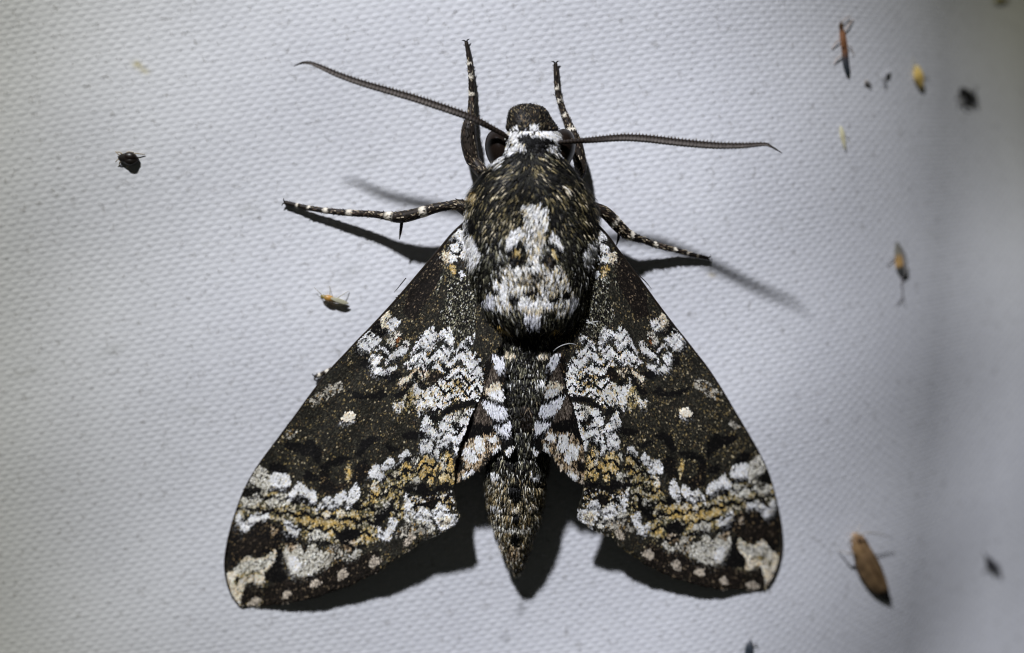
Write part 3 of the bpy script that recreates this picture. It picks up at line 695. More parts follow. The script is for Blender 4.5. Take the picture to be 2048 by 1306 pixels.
def wing(name, outline, shapes, hfun, mapping, inverse, root, base_code, spacing, length, width, fan, seed, rod=0, spot=None, zig=None, fringe=None):
    """Thin two-sided membrane + a coat of separate overlapping scales."""
    r = np.random.default_rng(seed)
    out = np.array(outline, float)
    # membrane: fill the outline with a jittered grid (Delaunay through a bmesh-free ear: ruled fan rings)
    cen = out.mean(0)
    rings = []
    for t in np.linspace(1, 0.02, 14):
        rings.append(cen + (out - cen) * t)
    pl = np.vstack(rings)
    n = len(out); m = len(rings)
    idx = np.arange(n * m).reshape(m, n)
    f = np.stack([idx[:-1], idx[1:], np.roll(idx, -1, 1)[1:], np.roll(idx, -1, 1)[:-1]], -1).reshape(-1, 4)
    h = hfun(pl[:, 0], pl[:, 1])[:, 0]
    q = pl if mapping is None else mapping(pl[:, 0], pl[:, 1])
    top = P(q[:, 0], q[:, 1], h); bot = P(q[:, 0], q[:, 1], np.maximum(h - 0.12, 0.05))
    v = np.vstack([top, bot]); k = n * m
    rim = np.stack([idx[0], np.roll(idx[0], -1), np.roll(idx[0], -1) + k, idx[0] + k], -1)
    flip = mapping is None
    cap = np.array([(idx[-1, i], idx[-1, (i + 1) % n], idx[-1, 0]) for i in range(1, n - 1)])
    w = mesh_obj(name, v, [f, f[:, ::-1] + k, rim, cap, cap[:, ::-1] + k], M_MEMB, root, None, True)
    if rod:
        e = smooth_path(np.hstack([out[:rod], np.linspace(3.0, 1.5, rod)[:, None]]), 120)
        he = hfun(e[:, 0], e[:, 1])[:, 0]; qe = e[:, :2] if mapping is None else mapping(e[:, 0], e[:, 1])
        MB().tube(P(qe[:, 0], qe[:, 1], np.maximum(he, 0.3)), e[:, 2] * S_PX, (0.02, 0.015, 0.011), 8).build("leading_edge", M_LEG, w)
    # scales
    mn = out.min(0) - 4; mx = out.max(0) + 4
    gx = np.arange(mn[0], mx[0], spacing); gy = np.arange(mn[1], mx[1], spacing * 0.9)
    X, Y = np.meshgrid(gx, gy); X = X + (np.arange(len(gy)) % 2)[:, None] * spacing * 0.5
    x = (X + r.normal(0, spacing * 0.3, X.shape)).ravel(); y = (Y + r.normal(0, spacing * 0.3, Y.shape)).ravel()
    keep = inside(x, y, out); x = x[keep]; y = y[keep]
    d = np.stack([x - fan[0], y - fan[1]], -1); d /= np.linalg.norm(d, axis=1)[:, None]
    if rod:       # along the leading edge the scales lie parallel to it
        cp = out[:rod]; tg = np.gradient(cp, axis=0); tg /= np.linalg.norm(tg, axis=1)[:, None]
        fine = resample(np.hstack([cp, tg]), 200)
        for s0 in range(0, len(x), 20000):
            sl = slice(s0, s0 + 20000)
            dd = (x[sl, None] - fine[None, :, 0]) ** 2 + (y[sl, None] - fine[None, :, 1]) ** 2
            kx = dd.argmin(1); near = np.clip(1.5 - np.sqrt(dd.min(1)) / 10.0, 0, 1)[:, None]
            d[sl] = d[sl] * (1 - near) + fine[kx, 2:4] * near
        d /= np.linalg.norm(d, axis=1)[:, None]
    # feathered borders: the place a scale takes its colour from wanders a little, mostly along the scale
    sd = np.stack([-d[:, 1], d[:, 0]], -1)
    j1 = 2.2 + r.normal(0, 0.8, len(x)) + 2.6 * (vnoise(x * 0.22, y * 0.22, seed) - 0.5); j2 = r.normal(0, 0.3, len(x)) + 1.4 * (vnoise(x * 0.16, y * 0.16, seed + 1) - 0.5)
    cx = x + d[:, 0] * j1 + sd[:, 0] * j2; cy = y + d[:, 1] * j1 + sd[:, 1] * j2
    code = paint(cx, cy, shapes, base_code)
    gx_ = np.floor((x * 0.94 + y * 0.34) / 4.6 + 0.35 * vnoise(x * 0.3, y * 0.3, seed + 5)); gy_ = np.floor((y * 0.94 - x * 0.34) / 6.0 + 0.35 * vnoise(x * 0.3, y * 0.3, seed + 6))
    clump = hash2(gx_.astype(np.int64), gy_.astype(np.int64), seed)
    clump = np.where(np.isin(code, [CODES.index(q) for q in 'MmHhgGTF']), clump, r.random(len(x)))
    if zig:
        for zone, (ux, uy), lam, amp, gap, t0 in zig:
            m_ = inside(x, y, zone) & np.isin(code, [CODES.index(q) for q in 'WwCHMmGgT'])
            tt = (x * ux + y * uy) - t0; ss = -x * uy + y * ux
            wv = np.abs(((tt / lam + 0.12 * np.sin(tt * 0.05)) % 1.0) - 0.5) * 2
            q_ = ((ss - amp * (1 - wv) + 3 * (vnoise(x * 0.06, y * 0.06, seed) - 0.5)) / gap) % 1.0
            if zone is zig[0][0]:
                k_ = inside(x, y, [(738, 700), (800, 640), (860, 652), (905, 650), (955, 672), (985, 715), (975, 755), (900, 742), (830, 735), (755, 750)]) & np.isin(code, [CODES.index(q) for q in 'Kkm'])
                code[k_ & (q_ > 0.50) & (q_ < 0.86)] = CODES.index('W')
            code[m_ & (q_ < 0.27)] = CODES.index('K'); code[m_ & (q_ > 0.62) & (code == CODES.index('M'))] = CODES.index('W')
    c = pick_colours(code, r, clump)
    # long pale scales overhang the dark ones next to them: a frayed far edge to every pale patch
    streak = vnoise((x * sd[:, 0] + y * sd[:, 1]) * 0.42, (x * d[:, 0] + y * d[:, 1]) * 0.07, seed + 9)
    lightc = np.isin(code, [CODES.index(q) for q in 'WwCUHMGgYF'])
    c[lightc] *= (0.80 + 0.42 * streak[lightc])[:, None]
    e2 = np.minimum(r.exponential(5.0, len(x)), 14.0)
    code2 = paint(cx + d[:, 0] * e2, cy + d[:, 1] * e2, shapes, base_code)
    dim = np.isin(code, [CODES.index(q) for q in 'WwCUH']) & np.isin(code2, [CODES.index(q) for q in 'Kk']) & (r.random(len(x)) < 0.75)
    c[dim] *= np.clip(0.25 + e2[dim] / 14.0, 0.2, 0.95)[:, None]
    e = np.minimum(r.exponential(8.0, len(x)), 22.0)
    code1 = paint(cx - d[:, 0] * e, cy - d[:, 1] * e, shapes, base_code)
    pale = np.isin(code1, [CODES.index(q) for q in 'WwCUH']) & np.isin(code, [CODES.index(q) for q in 'KkDB']) & (r.random(len(x)) < 0.8)
    c1 = pick_colours(code1, r)
    c[pale] = c1[pale] * np.clip(1.0 - e[pale] / 18.0, 0.10, 0.85)[:, None] * r.uniform(0.5, 1.0, (pale.sum(), 1))
    if spot:      # the round cell spot, sharp edged
        sx_ = x + d[:, 0] * length * 0.5 - spot[0]; sy_ = y + d[:, 1] * length * 0.5 - spot[1]
        su = (sx_ * 0.985 - sy_ * 0.17) / 14.5; sv = (sy_ * 0.985 + sx_ * 0.17) / 9.0
        q2 = su ** 2 + sv ** 2
        c[q2 < 1.5] = (0.006, 0.005, 0.004)
        m_ = q2 < 1; c[m_] = np.where(r.random((m_.sum(), 1)) < 0.75, np.array((0.88, 0.83, 0.70)), np.array((0.82, 0.68, 0.46)))
    # patchy density of gold scales in the dark field
    dens = vnoise(x * 0.035, y * 0.035, seed + 2)
    isd = (code == CODES.index('D')) & (c.max(1) > 0.12) & (r.random(len(x)) > dens * 1.5)
    c[isd] = (0.022, 0.020, 0.015)
    a = r.normal(0, 0.20, len(x)); ca, sa = np.cos(a), np.sin(a)
    d = np.stack([d[:, 0] * ca - d[:, 1] * sa, d[:, 0] * sa + d[:, 1] * ca], -1); sd = np.stack([-d[:, 1], d[:, 0]], -1)
    ln = length * r.uniform(0.75, 1.3, len(x)); wd = width * r.uniform(0.75, 1.25, len(x))
    lift = r.uniform(0.02, 0.10, len(x))
    if spot: lift[q2 < 1] += 0.12
    corners = []
    for (tl, tw, tz) in [(0, -0.35, 0.0), (0, 0.35, 0.0), (0.72, 0.5, 1.0), (1.0, 0.16, 1.25), (1.0, -0.16, 1.25), (0.72, -0.5, 1.0)]:
        ex = x + d[:, 0] * ln * tl + sd[:, 0] * wd * tw; ey = y + d[:, 1] * ln * tl + sd[:, 1] * wd * tw
        hh = hfun(ex, ey)[:, 0] + 0.02 + tz * (0.03 + lift)
        qq = np.stack([ex, ey], -1) if mapping is None else mapping(ex, ey)
        corners.append(P(qq[:, 0], qq[:, 1], hh))
    if fringe:    # hair-scales standing out from the outer margin, chequered pale and dark
        fp = resample(np.hstack([out[fringe[0]:fringe[1]]]), 900)[8:]
        fp = fp + r.normal(0, 0.8, fp.shape)
        fd = fp - np.array(fan); fd /= np.linalg.norm(fd, axis=1)[:, None]
        fd = 0.35 * fd + 0.65 * np.array([0.08, 1.0]); fd /= np.linalg.norm(fd, axis=1)[:, None]
        fs = np.stack([-fd[:, 1], fd[:, 0]], -1)
        fc = pick_colours(paint(fp[:, 0] - fd[:, 0] * 9, fp[:, 1] - fd[:, 1] * 9, shapes, base_code), r)
        L_f = r.uniform(4, 9, len(fp)) * (0.7 + 0.6 * vnoise(fp[:, 0] * 0.06, fp[:, 1] * 0.06, seed))
        fv = []
        for tl, tw, tz in [(-0.3, -0.8, 0.05), (-0.3, 0.8, 0.05), (0.6, 0.7, 0.03), (1.0, 0.2, 0.0), (1.0, -0.2, 0.0), (0.6, -0.7, 0.03)]:
            ex = fp[:, 0] + fd[:, 0] * L_f * tl + fs[:, 0] * tw; ey = fp[:, 1] + fd[:, 1] * L_f * tl + fs[:, 1] * tw
            hh = np.maximum(hfun(ex, ey)[:, 0], 0.15) + tz
            qq = np.stack([ex, ey], -1) if mapping is None else mapping(ex, ey)
            fv.append(P(qq[:, 0], qq[:, 1], hh))
        FV = np.stack(fv, 1).reshape(-1, 3)
        mesh_obj("fringe", FV, np.arange(len(FV)).reshape(-1, 6), M_SCALE, w, np.repeat(fc, 6, 0), False, "stuff")
    V = np.stack(corners, 1).reshape(-1, 3)
    F = np.arange(len(x) * 6).reshape(-1, 6)
    mesh_obj("wing_scales", V, F, M_SCALE, w, np.repeat(c, 6, 0), False, "stuff")
    return w

# ------------------------------------------------------------------ the hawkmoth
moth = thing("hawkmoth", "large black and white mottled hawkmoth with gold flecks, wings spread on the cloth", "moth")
moth.location = (0, 0, 0)

ZIG = [([(712, 690), (800, 610), (900, 640), (1000, 650), (990, 790), (900, 800), (820, 740), (740, 765)], (0.99, 0.12), 38.0, 21.0, 23.0, 921.0),
       ([(800, 830), (960, 790), (930, 900), (915, 1040), (800, 1070), (760, 960)], (0.95, -0.30), 34.0, 13.0, 24.0, 560.0),
       ([(480, 980), (720, 1000), (760, 960), (790, 1060), (700, 1110), (560, 1090), (470, 1060)], (0.98, 0.10), 30.0, 9.0, 26.0, 610.0)]
wing("forewing", FW_OUT, FW, FWH, None, None, moth, 'D', 2.0, 6.2, 2.6, (1000, 330), 21, 20, (697, 832), ZIG, (19, 37))
wing("forewing", FW_OUT, FW, FWH, lambda x, y: L2R(x, y), None, moth, 'D', 2.0, 6.2, 2.6, (1000, 330), 22, 20, (697, 832), ZIG, (19, 37))
wing("hindwing", HW_OUT, HW, HWH, None, None, moth, 'k', 2.3, 8.5, 2.2, (985, 640), 23)
wing("hindwing", HW_OUT, HW, HWH, lambda x, y: HL2R(x, y), None, moth, 'k', 2.3, 8.5, 2.2, (985, 640), 24)

# body: one continuous surface, head to tail;  py, cx, half width px, centre height mm, half height mm
RINGS = [(211, 1055, 3, 5.6, 0.4), (215, 1055, 21, 5.8, 1.6), (225, 1057, 34, 6.0, 2.6), (244, 1060, 43, 6.2, 3.2), (262, 1064, 50, 6.3, 3.6), (280, 1067, 56, 6.4, 3.8),
         (298, 1066, 55, 6.4, 3.8), (312, 1064, 56, 6.4, 3.8), (326, 1063, 66, 6.4, 4.0), (345, 1061, 84, 6.4, 4.3), (370, 1060, 103, 6.5, 4.6), (400, 1061, 120, 6.6, 4.6),
         (440, 1062, 127, 6.7, 4.6), (490, 1062, 126, 6.8, 4.6), (540, 1062, 118, 6.8, 4.7), (590, 1064, 106, 6.8, 4.7), (622, 1065, 93, 6.7, 4.6), (642, 1066, 77, 6.6, 4.3),
         (654, 1066, 62, 6.4, 3.8), (664, 1064, 60, 5.8, 3.3), (690, 1061, 68, 5.5, 3.3), (730, 1057, 68, 5.4, 3.3), (780, 1052, 66, 5.3, 3.3), (840, 1047, 63, 5.0, 3.3),
         (900, 1039, 60, 4.7, 3.1), (950, 1033, 57, 4.3, 3.0), (985, 1031, 55, 4.0, 2.9), (1015, 1030, 51, 3.7, 2.7), (1050, 1031, 42, 3.3, 2.3), (1080, 1032, 32, 3.0, 1.9),
         (1110, 1033, 20, 2.7, 1.3), (1132, 1034, 11, 2.5, 0.8), (1144, 1034, 3, 2.4, 0.3)]
RG = smooth_path(RINGS, 150)
ns = 56
th = np.arange(ns) * 2 * math.pi / ns
sgp = lambda q, e: np.sign(q) * np.abs(q) ** e
ph_s = ((RG[:, 0] - 700) / 54.0) % 1.0
groove = np.where(RG[:, 0] > 700, 0.055 * np.exp(-(np.minimum(ph_s, 1 - ph_s) / 0.09) ** 2), 0)
groove *= 0.6 + 0.8 * vnoise(RG[:, 0] * 0.03, RG[:, 0] * 0, 12)
RG[:, 2] *= 1 - groove; RG[:, 4] *= 1 - groove
bx = RG[:, 1:2] + np.maximum(RG[:, 2:3], 0.5) * sgp(np.cos(th), 0.82)
by = np.repeat(RG[:, 0:1], ns, 1)
bh = np.maximum(RG[:, 3:4] + np.maximum(RG[:, 4:5], 0.1) * sgp(np.sin(th), 0.82) * np.where(np.sin(th) < 0, 0.9, 1.0), 0.5)
bv = P(bx, by, bh).reshape(-1, 3)
bi = np.arange(len(RG) * ns).reshape(len(RG), ns)
bf = np.stack([bi[:-1], bi[1:], np.roll(bi, -1, 1)[1:], np.roll(bi, -1, 1)[:-1]], -1).reshape(-1, 4)
nv = len(bv)
bv = np.vstack([bv, bv[:ns].mean(0), bv[nv - ns:nv].mean(0)])
caps = np.array([(bi[0, k], bi[0, (k + 1) % ns], nv) for k in range(ns)] + [(bi[-1, (k + 1) % ns], bi[-1, k], nv + 1) for k in range(ns)])
body = mesh_obj("body", bv, [bf, caps], M_SKIN, moth)

BODY = Z(900, 190, 5.223, [   # head and collar
    ('W', [(560, 395), (650, 355), (722, 335), (705, 390), (800, 370), (850, 325), (890, 312), (932, 348), (1000, 400), (1030, 362), (1105, 395), (1185, 450), (1165, 515), (1090, 500), (1000, 460), (890, 450), (800, 420), (690, 470), (600, 490)]),
    ('k', [(870, 370), (900, 370), (900, 410), (870, 405)]),
    ('K', [(690, 452), (800, 410), (890, 440), (1000, 450), (1090, 490), (1080, 530), (980, 560), (1000, 640), (900, 600), (800, 590), (760, 520)]),
    ('W', [(580, 525), (650, 478), (705, 462), (762, 520), (818, 585), (720, 595), (660, 605), (585, 660), (558, 612)]),
    ('k', [(610, 520), (660, 510), (650, 550), (615, 560)]),
    ('W', [(978, 562), (1050, 520), (1135, 500), (1165, 560), (1170, 668), (1110, 655), (1050, 602)]),
    ('W', [(450, 765), (515, 690), (590, 645), (585, 695), (520, 770), (475, 790)]),
    ('G', [(225, 1130), (240, 1040), (290, 1020), (300, 1090), (250, 1150)]),
    ('C', [(1155, 950), (1210, 960), (1250, 1050), (1245, 1085), (1200, 1040)]),
]) + Z(860, 400, 4.3525, [   # thorax
    ('H', [(795, 50), (880, 35), (960, 68), (1035, 88), (1035, 185), (1000, 300), (970, 420), (940, 570), (860, 570), (840, 460), (805, 380), (785, 300), (825, 185), (785, 120)]),
    ('W', [(840, 60), (900, 50), (1020, 100), (1000, 190), (880, 190)]),
    ('K', [(1040, 140), (1090, 120), (1120, 180), (1090, 240), (1045, 200)]),
    ('W', [(655, 450), (668, 330), (720, 265), (790, 238), (815, 330), (765, 372), (700, 415)]),
    ('W', [(1030, 345), (1060, 275), (1112, 315), (1148, 400), (1138, 450), (1095, 392)]),
    ('K', [(655, 485), (715, 400), (815, 355), (815, 435), (750, 465), (700, 480)]),
    ('K', [(1020, 345), (1090, 388), (1150, 465), (1120, 490), (1080, 470), (1030, 420)]),
    ('k', [(690, 490), (770, 460), (830, 510), (805, 565), (715, 570)]),
    ('k', [(975, 520), (1050, 480), (1110, 500), (1070, 590), (975, 575)]),
    ('G', [(730, 430), (785, 425), (790, 490), (740, 495)]), ('G', [(1055, 430), (1095, 440), (1100, 505), (1060, 490)]),
    ('h', [(600, 640), (640, 575), (760, 590), (900, 575), (1000, 600), (1090, 575), (1160, 600), (1210, 720), (1100, 760), (900, 740), (700, 740)]),
    ('H', [(640, 590), (900, 585), (1140, 600), (1200, 720), (1225, 785), (1265, 850), (1250, 925), (1180, 985), (1110, 1015), (1050, 962), (970, 940), (960, 1010), (740, 945), (640, 962), (560, 922), (488, 905), (488, 840), (550, 770), (560, 728), (640, 680)]),
    ('W', [(555, 740), (620, 715), (700, 800), (660, 860), (600, 850)]), ('W', [(1130, 720), (1190, 725), (1220, 790), (1150, 810)]), ('W', [(720, 900), (830, 850), (900, 890), (980, 850), (1050, 900), (1060, 950), (940, 930), (800, 945)]), ('h', [(760, 640), (900, 620), (1040, 640), (1020, 760), (880, 780), (770, 740)]),
    ('K', [(675, 805), (785, 835), (775, 905), (705, 895)]), ('K', [(1038, 860), (1130, 800), (1105, 895), (1040, 908)]),
    ('K', [(1140, 800), (1215, 790), (1205, 862), (1150, 850)]), ('K', [(548, 768), (622, 778), (612, 842), (562, 832)]),
    ('k', [(820, 780), (950, 770), (940, 820), (880, 850), (830, 820)]),
    ('U', [(482, 925), (515, 815), (562, 838), (575, 925), (540, 940)]), ('U', [(1185, 880), (1255, 845), (1268, 905), (1200, 970)]),
    ('C', [(820, 920), (900, 960), (980, 920), (1020, 960), (940, 1000), (860, 1000)]),
    ('U', [(815, 1000), (880, 990), (965, 1010), (958, 1085), (905, 1112), (848, 1085)]),
    ('G', [(625, 1085), (680, 1085), (730, 1135), (650, 1125)]), ('G', [(1055, 1120), (1112, 1092), (1128, 1135), (1060, 1140)]),
    ('W', [(322, 345), (360, 318), (435, 398), (458, 480), (425, 565), (362, 628), (338, 560), (338, 440)]),
    ('W', [(1315, 500), (1338, 430), (1400, 355), (1425, 380), (1415, 455), (1395, 545), (1370, 620), (1328, 565)]),
    ('W', [(282, 240), (325, 160), (342, 110), (355, 200), (335, 315), (298, 315)]),
    ('C', [(1415, 240), (1450, 260), (1440, 330), (1425, 330)]),
    ('K', [(340, 190), (400, 180), (410, 300), (350, 300)]),
]) + Z(860, 640, 4.3525, [   # first abdominal rings
    ('C', [(655, 275), (730, 285), (750, 320), (700, 342), (650, 320)]), ('C', [(932, 330), (965, 285), (1040, 285), (1015, 335), (960, 345)]),
    ('U', [(535, 300), (650, 328), (640, 400), (600, 445)]), ('U', [(1035, 325), (1115, 315), (1115, 375), (1070, 425)]),
    ('W', [(600, 540), (700, 545), (722, 580), (630, 602)]), ('W', [(908, 598), (930, 555), (1010, 535), (1005, 598)]),
    ('B', [(780, 750), (900, 770), (880, 980), (790, 960)]),
]) + Z(860, 860, 4.3525, [   # tail
    ('W', [(525, 370), (600, 375), (620, 412), (560, 435)]), ('W', [(872, 392), (965, 355), (980, 398), (900, 438)]),
    ('K', [(690, 490), (740, 455), (795, 500), (795, 600), (740, 630), (690, 580)]),
    ('W', [(515, 635), (600, 665), (628, 715), (560, 700)]), ('C', [(845, 692), (900, 645), (940, 645), (925, 685), (870, 715)]),
    ('C', [(690, 660), (780, 650), (800, 710), (720, 720)]),
    ('K', [(705, 730), (745, 700), (775, 745), (765, 805), (715, 800)]),
    ('w', [(520, 760), (600, 820), (680, 850), (800, 850), (880, 820), (930, 750), (900, 850), (800, 895), (680, 890), (560, 850)]),
    ('K', [(700, 930), (740, 890), (780, 940), (770, 1005), (720, 1010)]),
    ('C', [(610, 940), (660, 1050), (680, 1100), (640, 1060)]),
    ('T', [(690, 1030), (790, 1010), (790, 1100), (730, 1130), (680, 1110)]),
])

def body_hair():
    r = np.random.default_rng(5)
    quads = bv[bf]
    nrm = np.cross(quads[:, 2] - quads[:, 0], quads[:, 3] - quads[:, 1])
    ar = np.linalg.norm(nrm, axis=1); nrm = nrm / (ar[:, None] + 1e-15)
    if (nrm[:, 2] * (quads.mean(1)[:, 2])).sum() < 0: pass
    cenx = quads.mean(1)
    pyq = to_px(cenx)[1]
    # outward orientation
    axis = np.stack([np.interp(pyq, RG[:, 0], RG[:, 1]), np.interp(pyq, RG[:, 0], RG[:, 3])], -1)
    ctr = P(axis[:, 0], pyq, axis[:, 1])
    sgn = np.sign(((cenx - ctr) * nrm).sum(1)); nrm *= sgn[:, None]
    dens = np.where(pyq < 300, 1.2, np.where(pyq < 668, 1.0, 0.8)) * np.where(nrm[:, 2] < -0.45, 0.0, 1.0)
    pr = ar * dens; pr /= pr.sum()
    n = 80000
    fi = r.choice(len(quads), n, p=pr)
    a = r.random((n, 1)); b = r.random((n, 1))
    q = quads[fi]
    root = (q[:, 0] * (1 - a) + q[:, 1] * a) * (1 - b) + (q[:, 3] * (1 - a) + q[:, 2] * a) * b
    nn = nrm[fi]
    px, py = to_px(root)
    # flow in picture-plane terms: backwards, parting from the midline, small whorls on the collar
    fx = (px - 1062) / 130.0 * 0.55 + 1.1 * (vnoise(px * 0.022, py * 0.022, 31) - 0.5)
    fy = np.ones(n)
    headm = py < 300
    fx[headm] = (px[headm] - 1060) / 60 * 0.9; fy[headm] = np.where(py[headm] < 262, -0.55, 0.8)
    col_m = (py > 300) & (py < 400)
    sw = np.sin((px - 1062) / 24.0) * np.where(py < 370, 1.1, 0.5)
    fx[col_m] += sw[col_m]
    tail = py > 640
    fx[tail] = (px[tail] - 1045) / 130 * 0.4
    white_c = (py > 530) & (py < 665) & (np.abs(px - 1066) < 100)
    fx[white_c] = -(px[white_c] - 1066) / 100 * 0.35 + 0.5 * (vnoise(px[white_c] * 0.05, py[white_c] * 0.05, 33) - 0.5)
    fx += r.normal(0, 0.22, n)
    d = np.stack([fx, -fy, np.zeros(n)], -1)
    d -= (d * nn).sum(1)[:, None] * nn
    d /= np.linalg.norm(d, axis=1)[:, None] + 1e-9
    ln = np.where(headm, 8.0, np.where(py < 668, 15.5, 12.0)) * r.uniform(0.6, 1.4, n)
    ln *= np.where((py > 612) & (py < 662), 1.25, 1.0) * (0.75 + 0.6 * vnoise(px * 0.06, py * 0.06, 55))
    wd = np.where(py < 668, 1.6, 1.7) * r.uniform(0.7, 1.3, n)
    wd[headm] = 1.8
    j = r.normal(0, 1.2, (n, 2))
    mpx, mpy = to_px(root + d * (ln * S_PX * 0.55)[:, None])
    code = paint(mpx + j[:, 0], mpy + j[:, 1] * 1.4, BODY, 'O')
    code[(py > 930) & (code == CODES.index('O')) & (r.random(n) < np.clip((py - 930) / 50, 0, 1))] = CODES.index('o')
    ps = ((mpy - 700) / 54.0) % 1.0
    code[(mpy > 720) & (ps > 0.80) & np.isin(code, [CODES.index('O'), CODES.index('o')]) & (np.abs(mpx - 1042) > 22) & (r.random(n) < 0.42) & (vnoise(mpx * 0.04, mpy * 0.04, 66) > 0.4)] = CODES.index('h')
    dark = (py < 262) & (code == CODES.index('O'))
    code[dark] = CODES.index('k')
    hl = dark & (r.random(n) < 0.09); 
    c = pick_colours(code, r)
    c[hl] = np.array((0.16, 0.13, 0.075)) * r.uniform(0.5, 1.6, (hl.sum(), 1))
    # the pale hairs of the dark fur stand in loose drifts
    dr = vnoise(mpx * 0.05, mpy * 0.035, 44)
    off = (code == CODES.index('O')) & (c.max(1) > 0.09) & (r.random(n) > 0.25 + 0.95 * dr)
    off |= (code == CODES.index('O')) & (c.max(1) > 0.09) & (mpy > 305) & (mpy < 395) & (r.random(n) < 0.42)
    c[off] = np.array((0.010, 0.009, 0.007))
    # warm the front of the thorax, as in life
    fr = (py > 310) & (py < 470) & (code == CODES.index('O')) & (c.max(1) > 0.1)
    c[fr] *= np.array((1.05, 0.92, 0.70))
    mm = S_PX
    side = np.cross(d, nn); side /= np.linalg.norm(side, axis=1)[:, None] + 1e-9
    lift = (r.uniform(0.12, 0.62, n) * (1 + 0.6 * (nn[:, 2] < 0.45)))[:, None]
    L = (ln * mm)[:, None]; W = (wd * mm * 0.5)[:, None]
    base = root + nn * 1.0e-5
    mid = base + d * L * 0.5 + nn * L * lift * 0.55
    tip = base + d * L + nn * L * lift * 0.62
    V = np.stack([base - side * W * 0.8, base + side * W * 0.8, mid + side * W, mid - side * W, tip], 1).reshape(-1, 3)
    k = np.arange(n)[:, None] * 5
    Q = np.hstack([k, k + 1, k + 2, k + 3]); T = np.hstack([k + 3, k + 2, k + 4])
    mesh_obj("hair", V, [Q, T], M_HAIR, body, np.repeat(c, 5, 0), False, "stuff")
body_hair()

# eyes
def blob(center, radii, axes=None, nu=28, nv_=20, warp=None):
    u = np.linspace(0, 2 * math.pi, nu, endpoint=False); v = np.linspace(0, math.pi, nv_)
    U, Vv = np.meshgrid(u, v, indexing='xy')
    p = np.stack([np.cos(U) * np.sin(Vv), np.sin(U) * np.sin(Vv), np.cos(Vv)], -1) * np.asarray(radii)
    if warp: p = warp(p)
    if axes is not None: p = p @ np.asarray(axes)
    p = p + np.asarray(center)
    i = np.arange(nu * nv_).reshape(nv_, nu)
    f = np.stack([i[:-1], i[1:], np.roll(i, -1, 1)[1:], np.roll(i, -1, 1)[:-1]], -1).reshape(-1, 4)
    return p.reshape(-1, 3), f
for cxp, cyp, s in ((1000, 301, 1), (1121, 300, 1)):
    c = P(cxp, cyp, 5.8)
    ax = np.array([[0.96, 0.28 * (1 if cxp < 1060 else -1), 0], [-0.28 * (1 if cxp < 1060 else -1), 0.96, 0], [0, 0, 1]])
    v, f = blob(c, (0.00178, 0.00268, 0.0026), ax)
    mesh_obj("eye", v, f, M_EYE, moth)

# antennae: tapering club of ring segments, dark ribbed front, silvery scaled back
def antenna(pts, seed):
    r = np.random.default_rng(seed)
    p = smooth_path(pts, 420)                     # px, py, h mm, radius px
    n = len(p); path = P(p[:, 0], p[:, 1], p[:, 2])
    arc = np.r_[0, np.cumsum(np.linalg.norm(np.diff(path, axis=0), axis=1))]
    ph = arc / (6.6 * S_PX)
    rad = p[:, 3] * 1.08 * S_PX * (1 + 0.16 * np.abs(np.sin(math.pi * ph)))
    v, f, a = tube(path, rad, 14, 0.95)
    tan = np.gradient(path, axis=0); tan /= np.linalg.norm(tan, axis=1)[:, None]
    # the side of the tube that faces the top of the picture is the ribbed one
    cc = np.zeros((len(v), 3))
    ctr = np.repeat(path, 14, 0)
    off = v[:len(ctr)] - ctr; off /= np.linalg.norm(off, axis=1)[:, None] + 1e-12
    up = off[:, 1] + 0.10
    ribs = np.repeat(np.sin(math.pi * ph) ** 2, 14)
    seglast = np.repeat(np.clip((np.arange(n) / n - 0.0) * 1, 0, 1), 14)
    silver = np.clip((0.02 - up) * 3, 0, 1) * np.clip((seglast - 0.12) * 5, 0, 1) * np.clip((0.97 - seglast) * 20, 0, 1)
    spk = 0.45 + 0.75 * r.random(len(ctr))
    col_ = np.array((0.016, 0.0115, 0.0085))[None] * (0.6 + ribs[:, None]) * (1 - silver[:, None]) + silver[:, None] * np.array((0.42, 0.37, 0.33)) * spk[:, None]
    cc[:len(ctr)] = col_; cc[len(ctr):] = 0.01
    mb = MB().add(v, f, cc)
    o = mb.build("antenna", M_ANT, moth)
    # comb of pale bristles along the ribbed side
    hb = MB(); k = 0
    for s in np.arange(4, int(ph[-1]) - 4):
        i = int(np.searchsorted(ph, s + 0.5))
        if i >= n - 2: break
        t = tan[i]; perp = np.array([-t[1], t[0], 0.0]); perp *= np.sign(perp[1])
        for m_ in (-0.25, 0.25):
            b0 = path[i] + perp * rad[i] * 0.82 + np.array([0, 0, rad[i] * (0.35 + m_)])
            tipp = b0 + perp * rad[i] * r.uniform(0.35, 0.6) + t * rad[i] * r.normal(0, 0.12)
            hb.tube(np.array([b0, (b0 + tipp) / 2, tipp]), np.array([0.16, 0.12, 0.03]) * rad[i] * 0.9, (0.13, 0.10, 0.065), 4)
    hb.build("bristles", M_ANT, o, kind="stuff")
antenna([(1019, 278, 8.6, 3.2), (1005, 268, 9.0, 3.8), (985, 257, 9.2, 4.4), (939, 234.5, 9.6, 5.6), (881, 214, 9.9, 5.9), (824, 195.5, 10.1, 5.7), (767, 179, 10.2, 5.3), (721, 165.5, 10.3, 4.9), (675, 149, 10.4, 4.4), (640, 133.5, 10.4, 3.5), (622, 126.5, 10.3, 2.7), (606, 125.5, 10.2, 1.9), (588, 132, 10.0, 0.5)], 61)
antenna([(1112, 286, 8.6, 3.2), (1130, 284, 9.0, 3.6), (1179, 280.5, 9.2, 4.6), (1245, 275.5, 9.6, 5.6), (1297, 278, 10.1, 6.0), (1363, 285.5, 10.8, 5.9), (1429, 291, 11.6, 5.4), (1482, 291.5, 12.3, 4.4), (1528, 288.5, 12.9, 2.9), (1542, 293, 13.1, 2.0), (1564, 306, 13.3, 0.5)], 62)

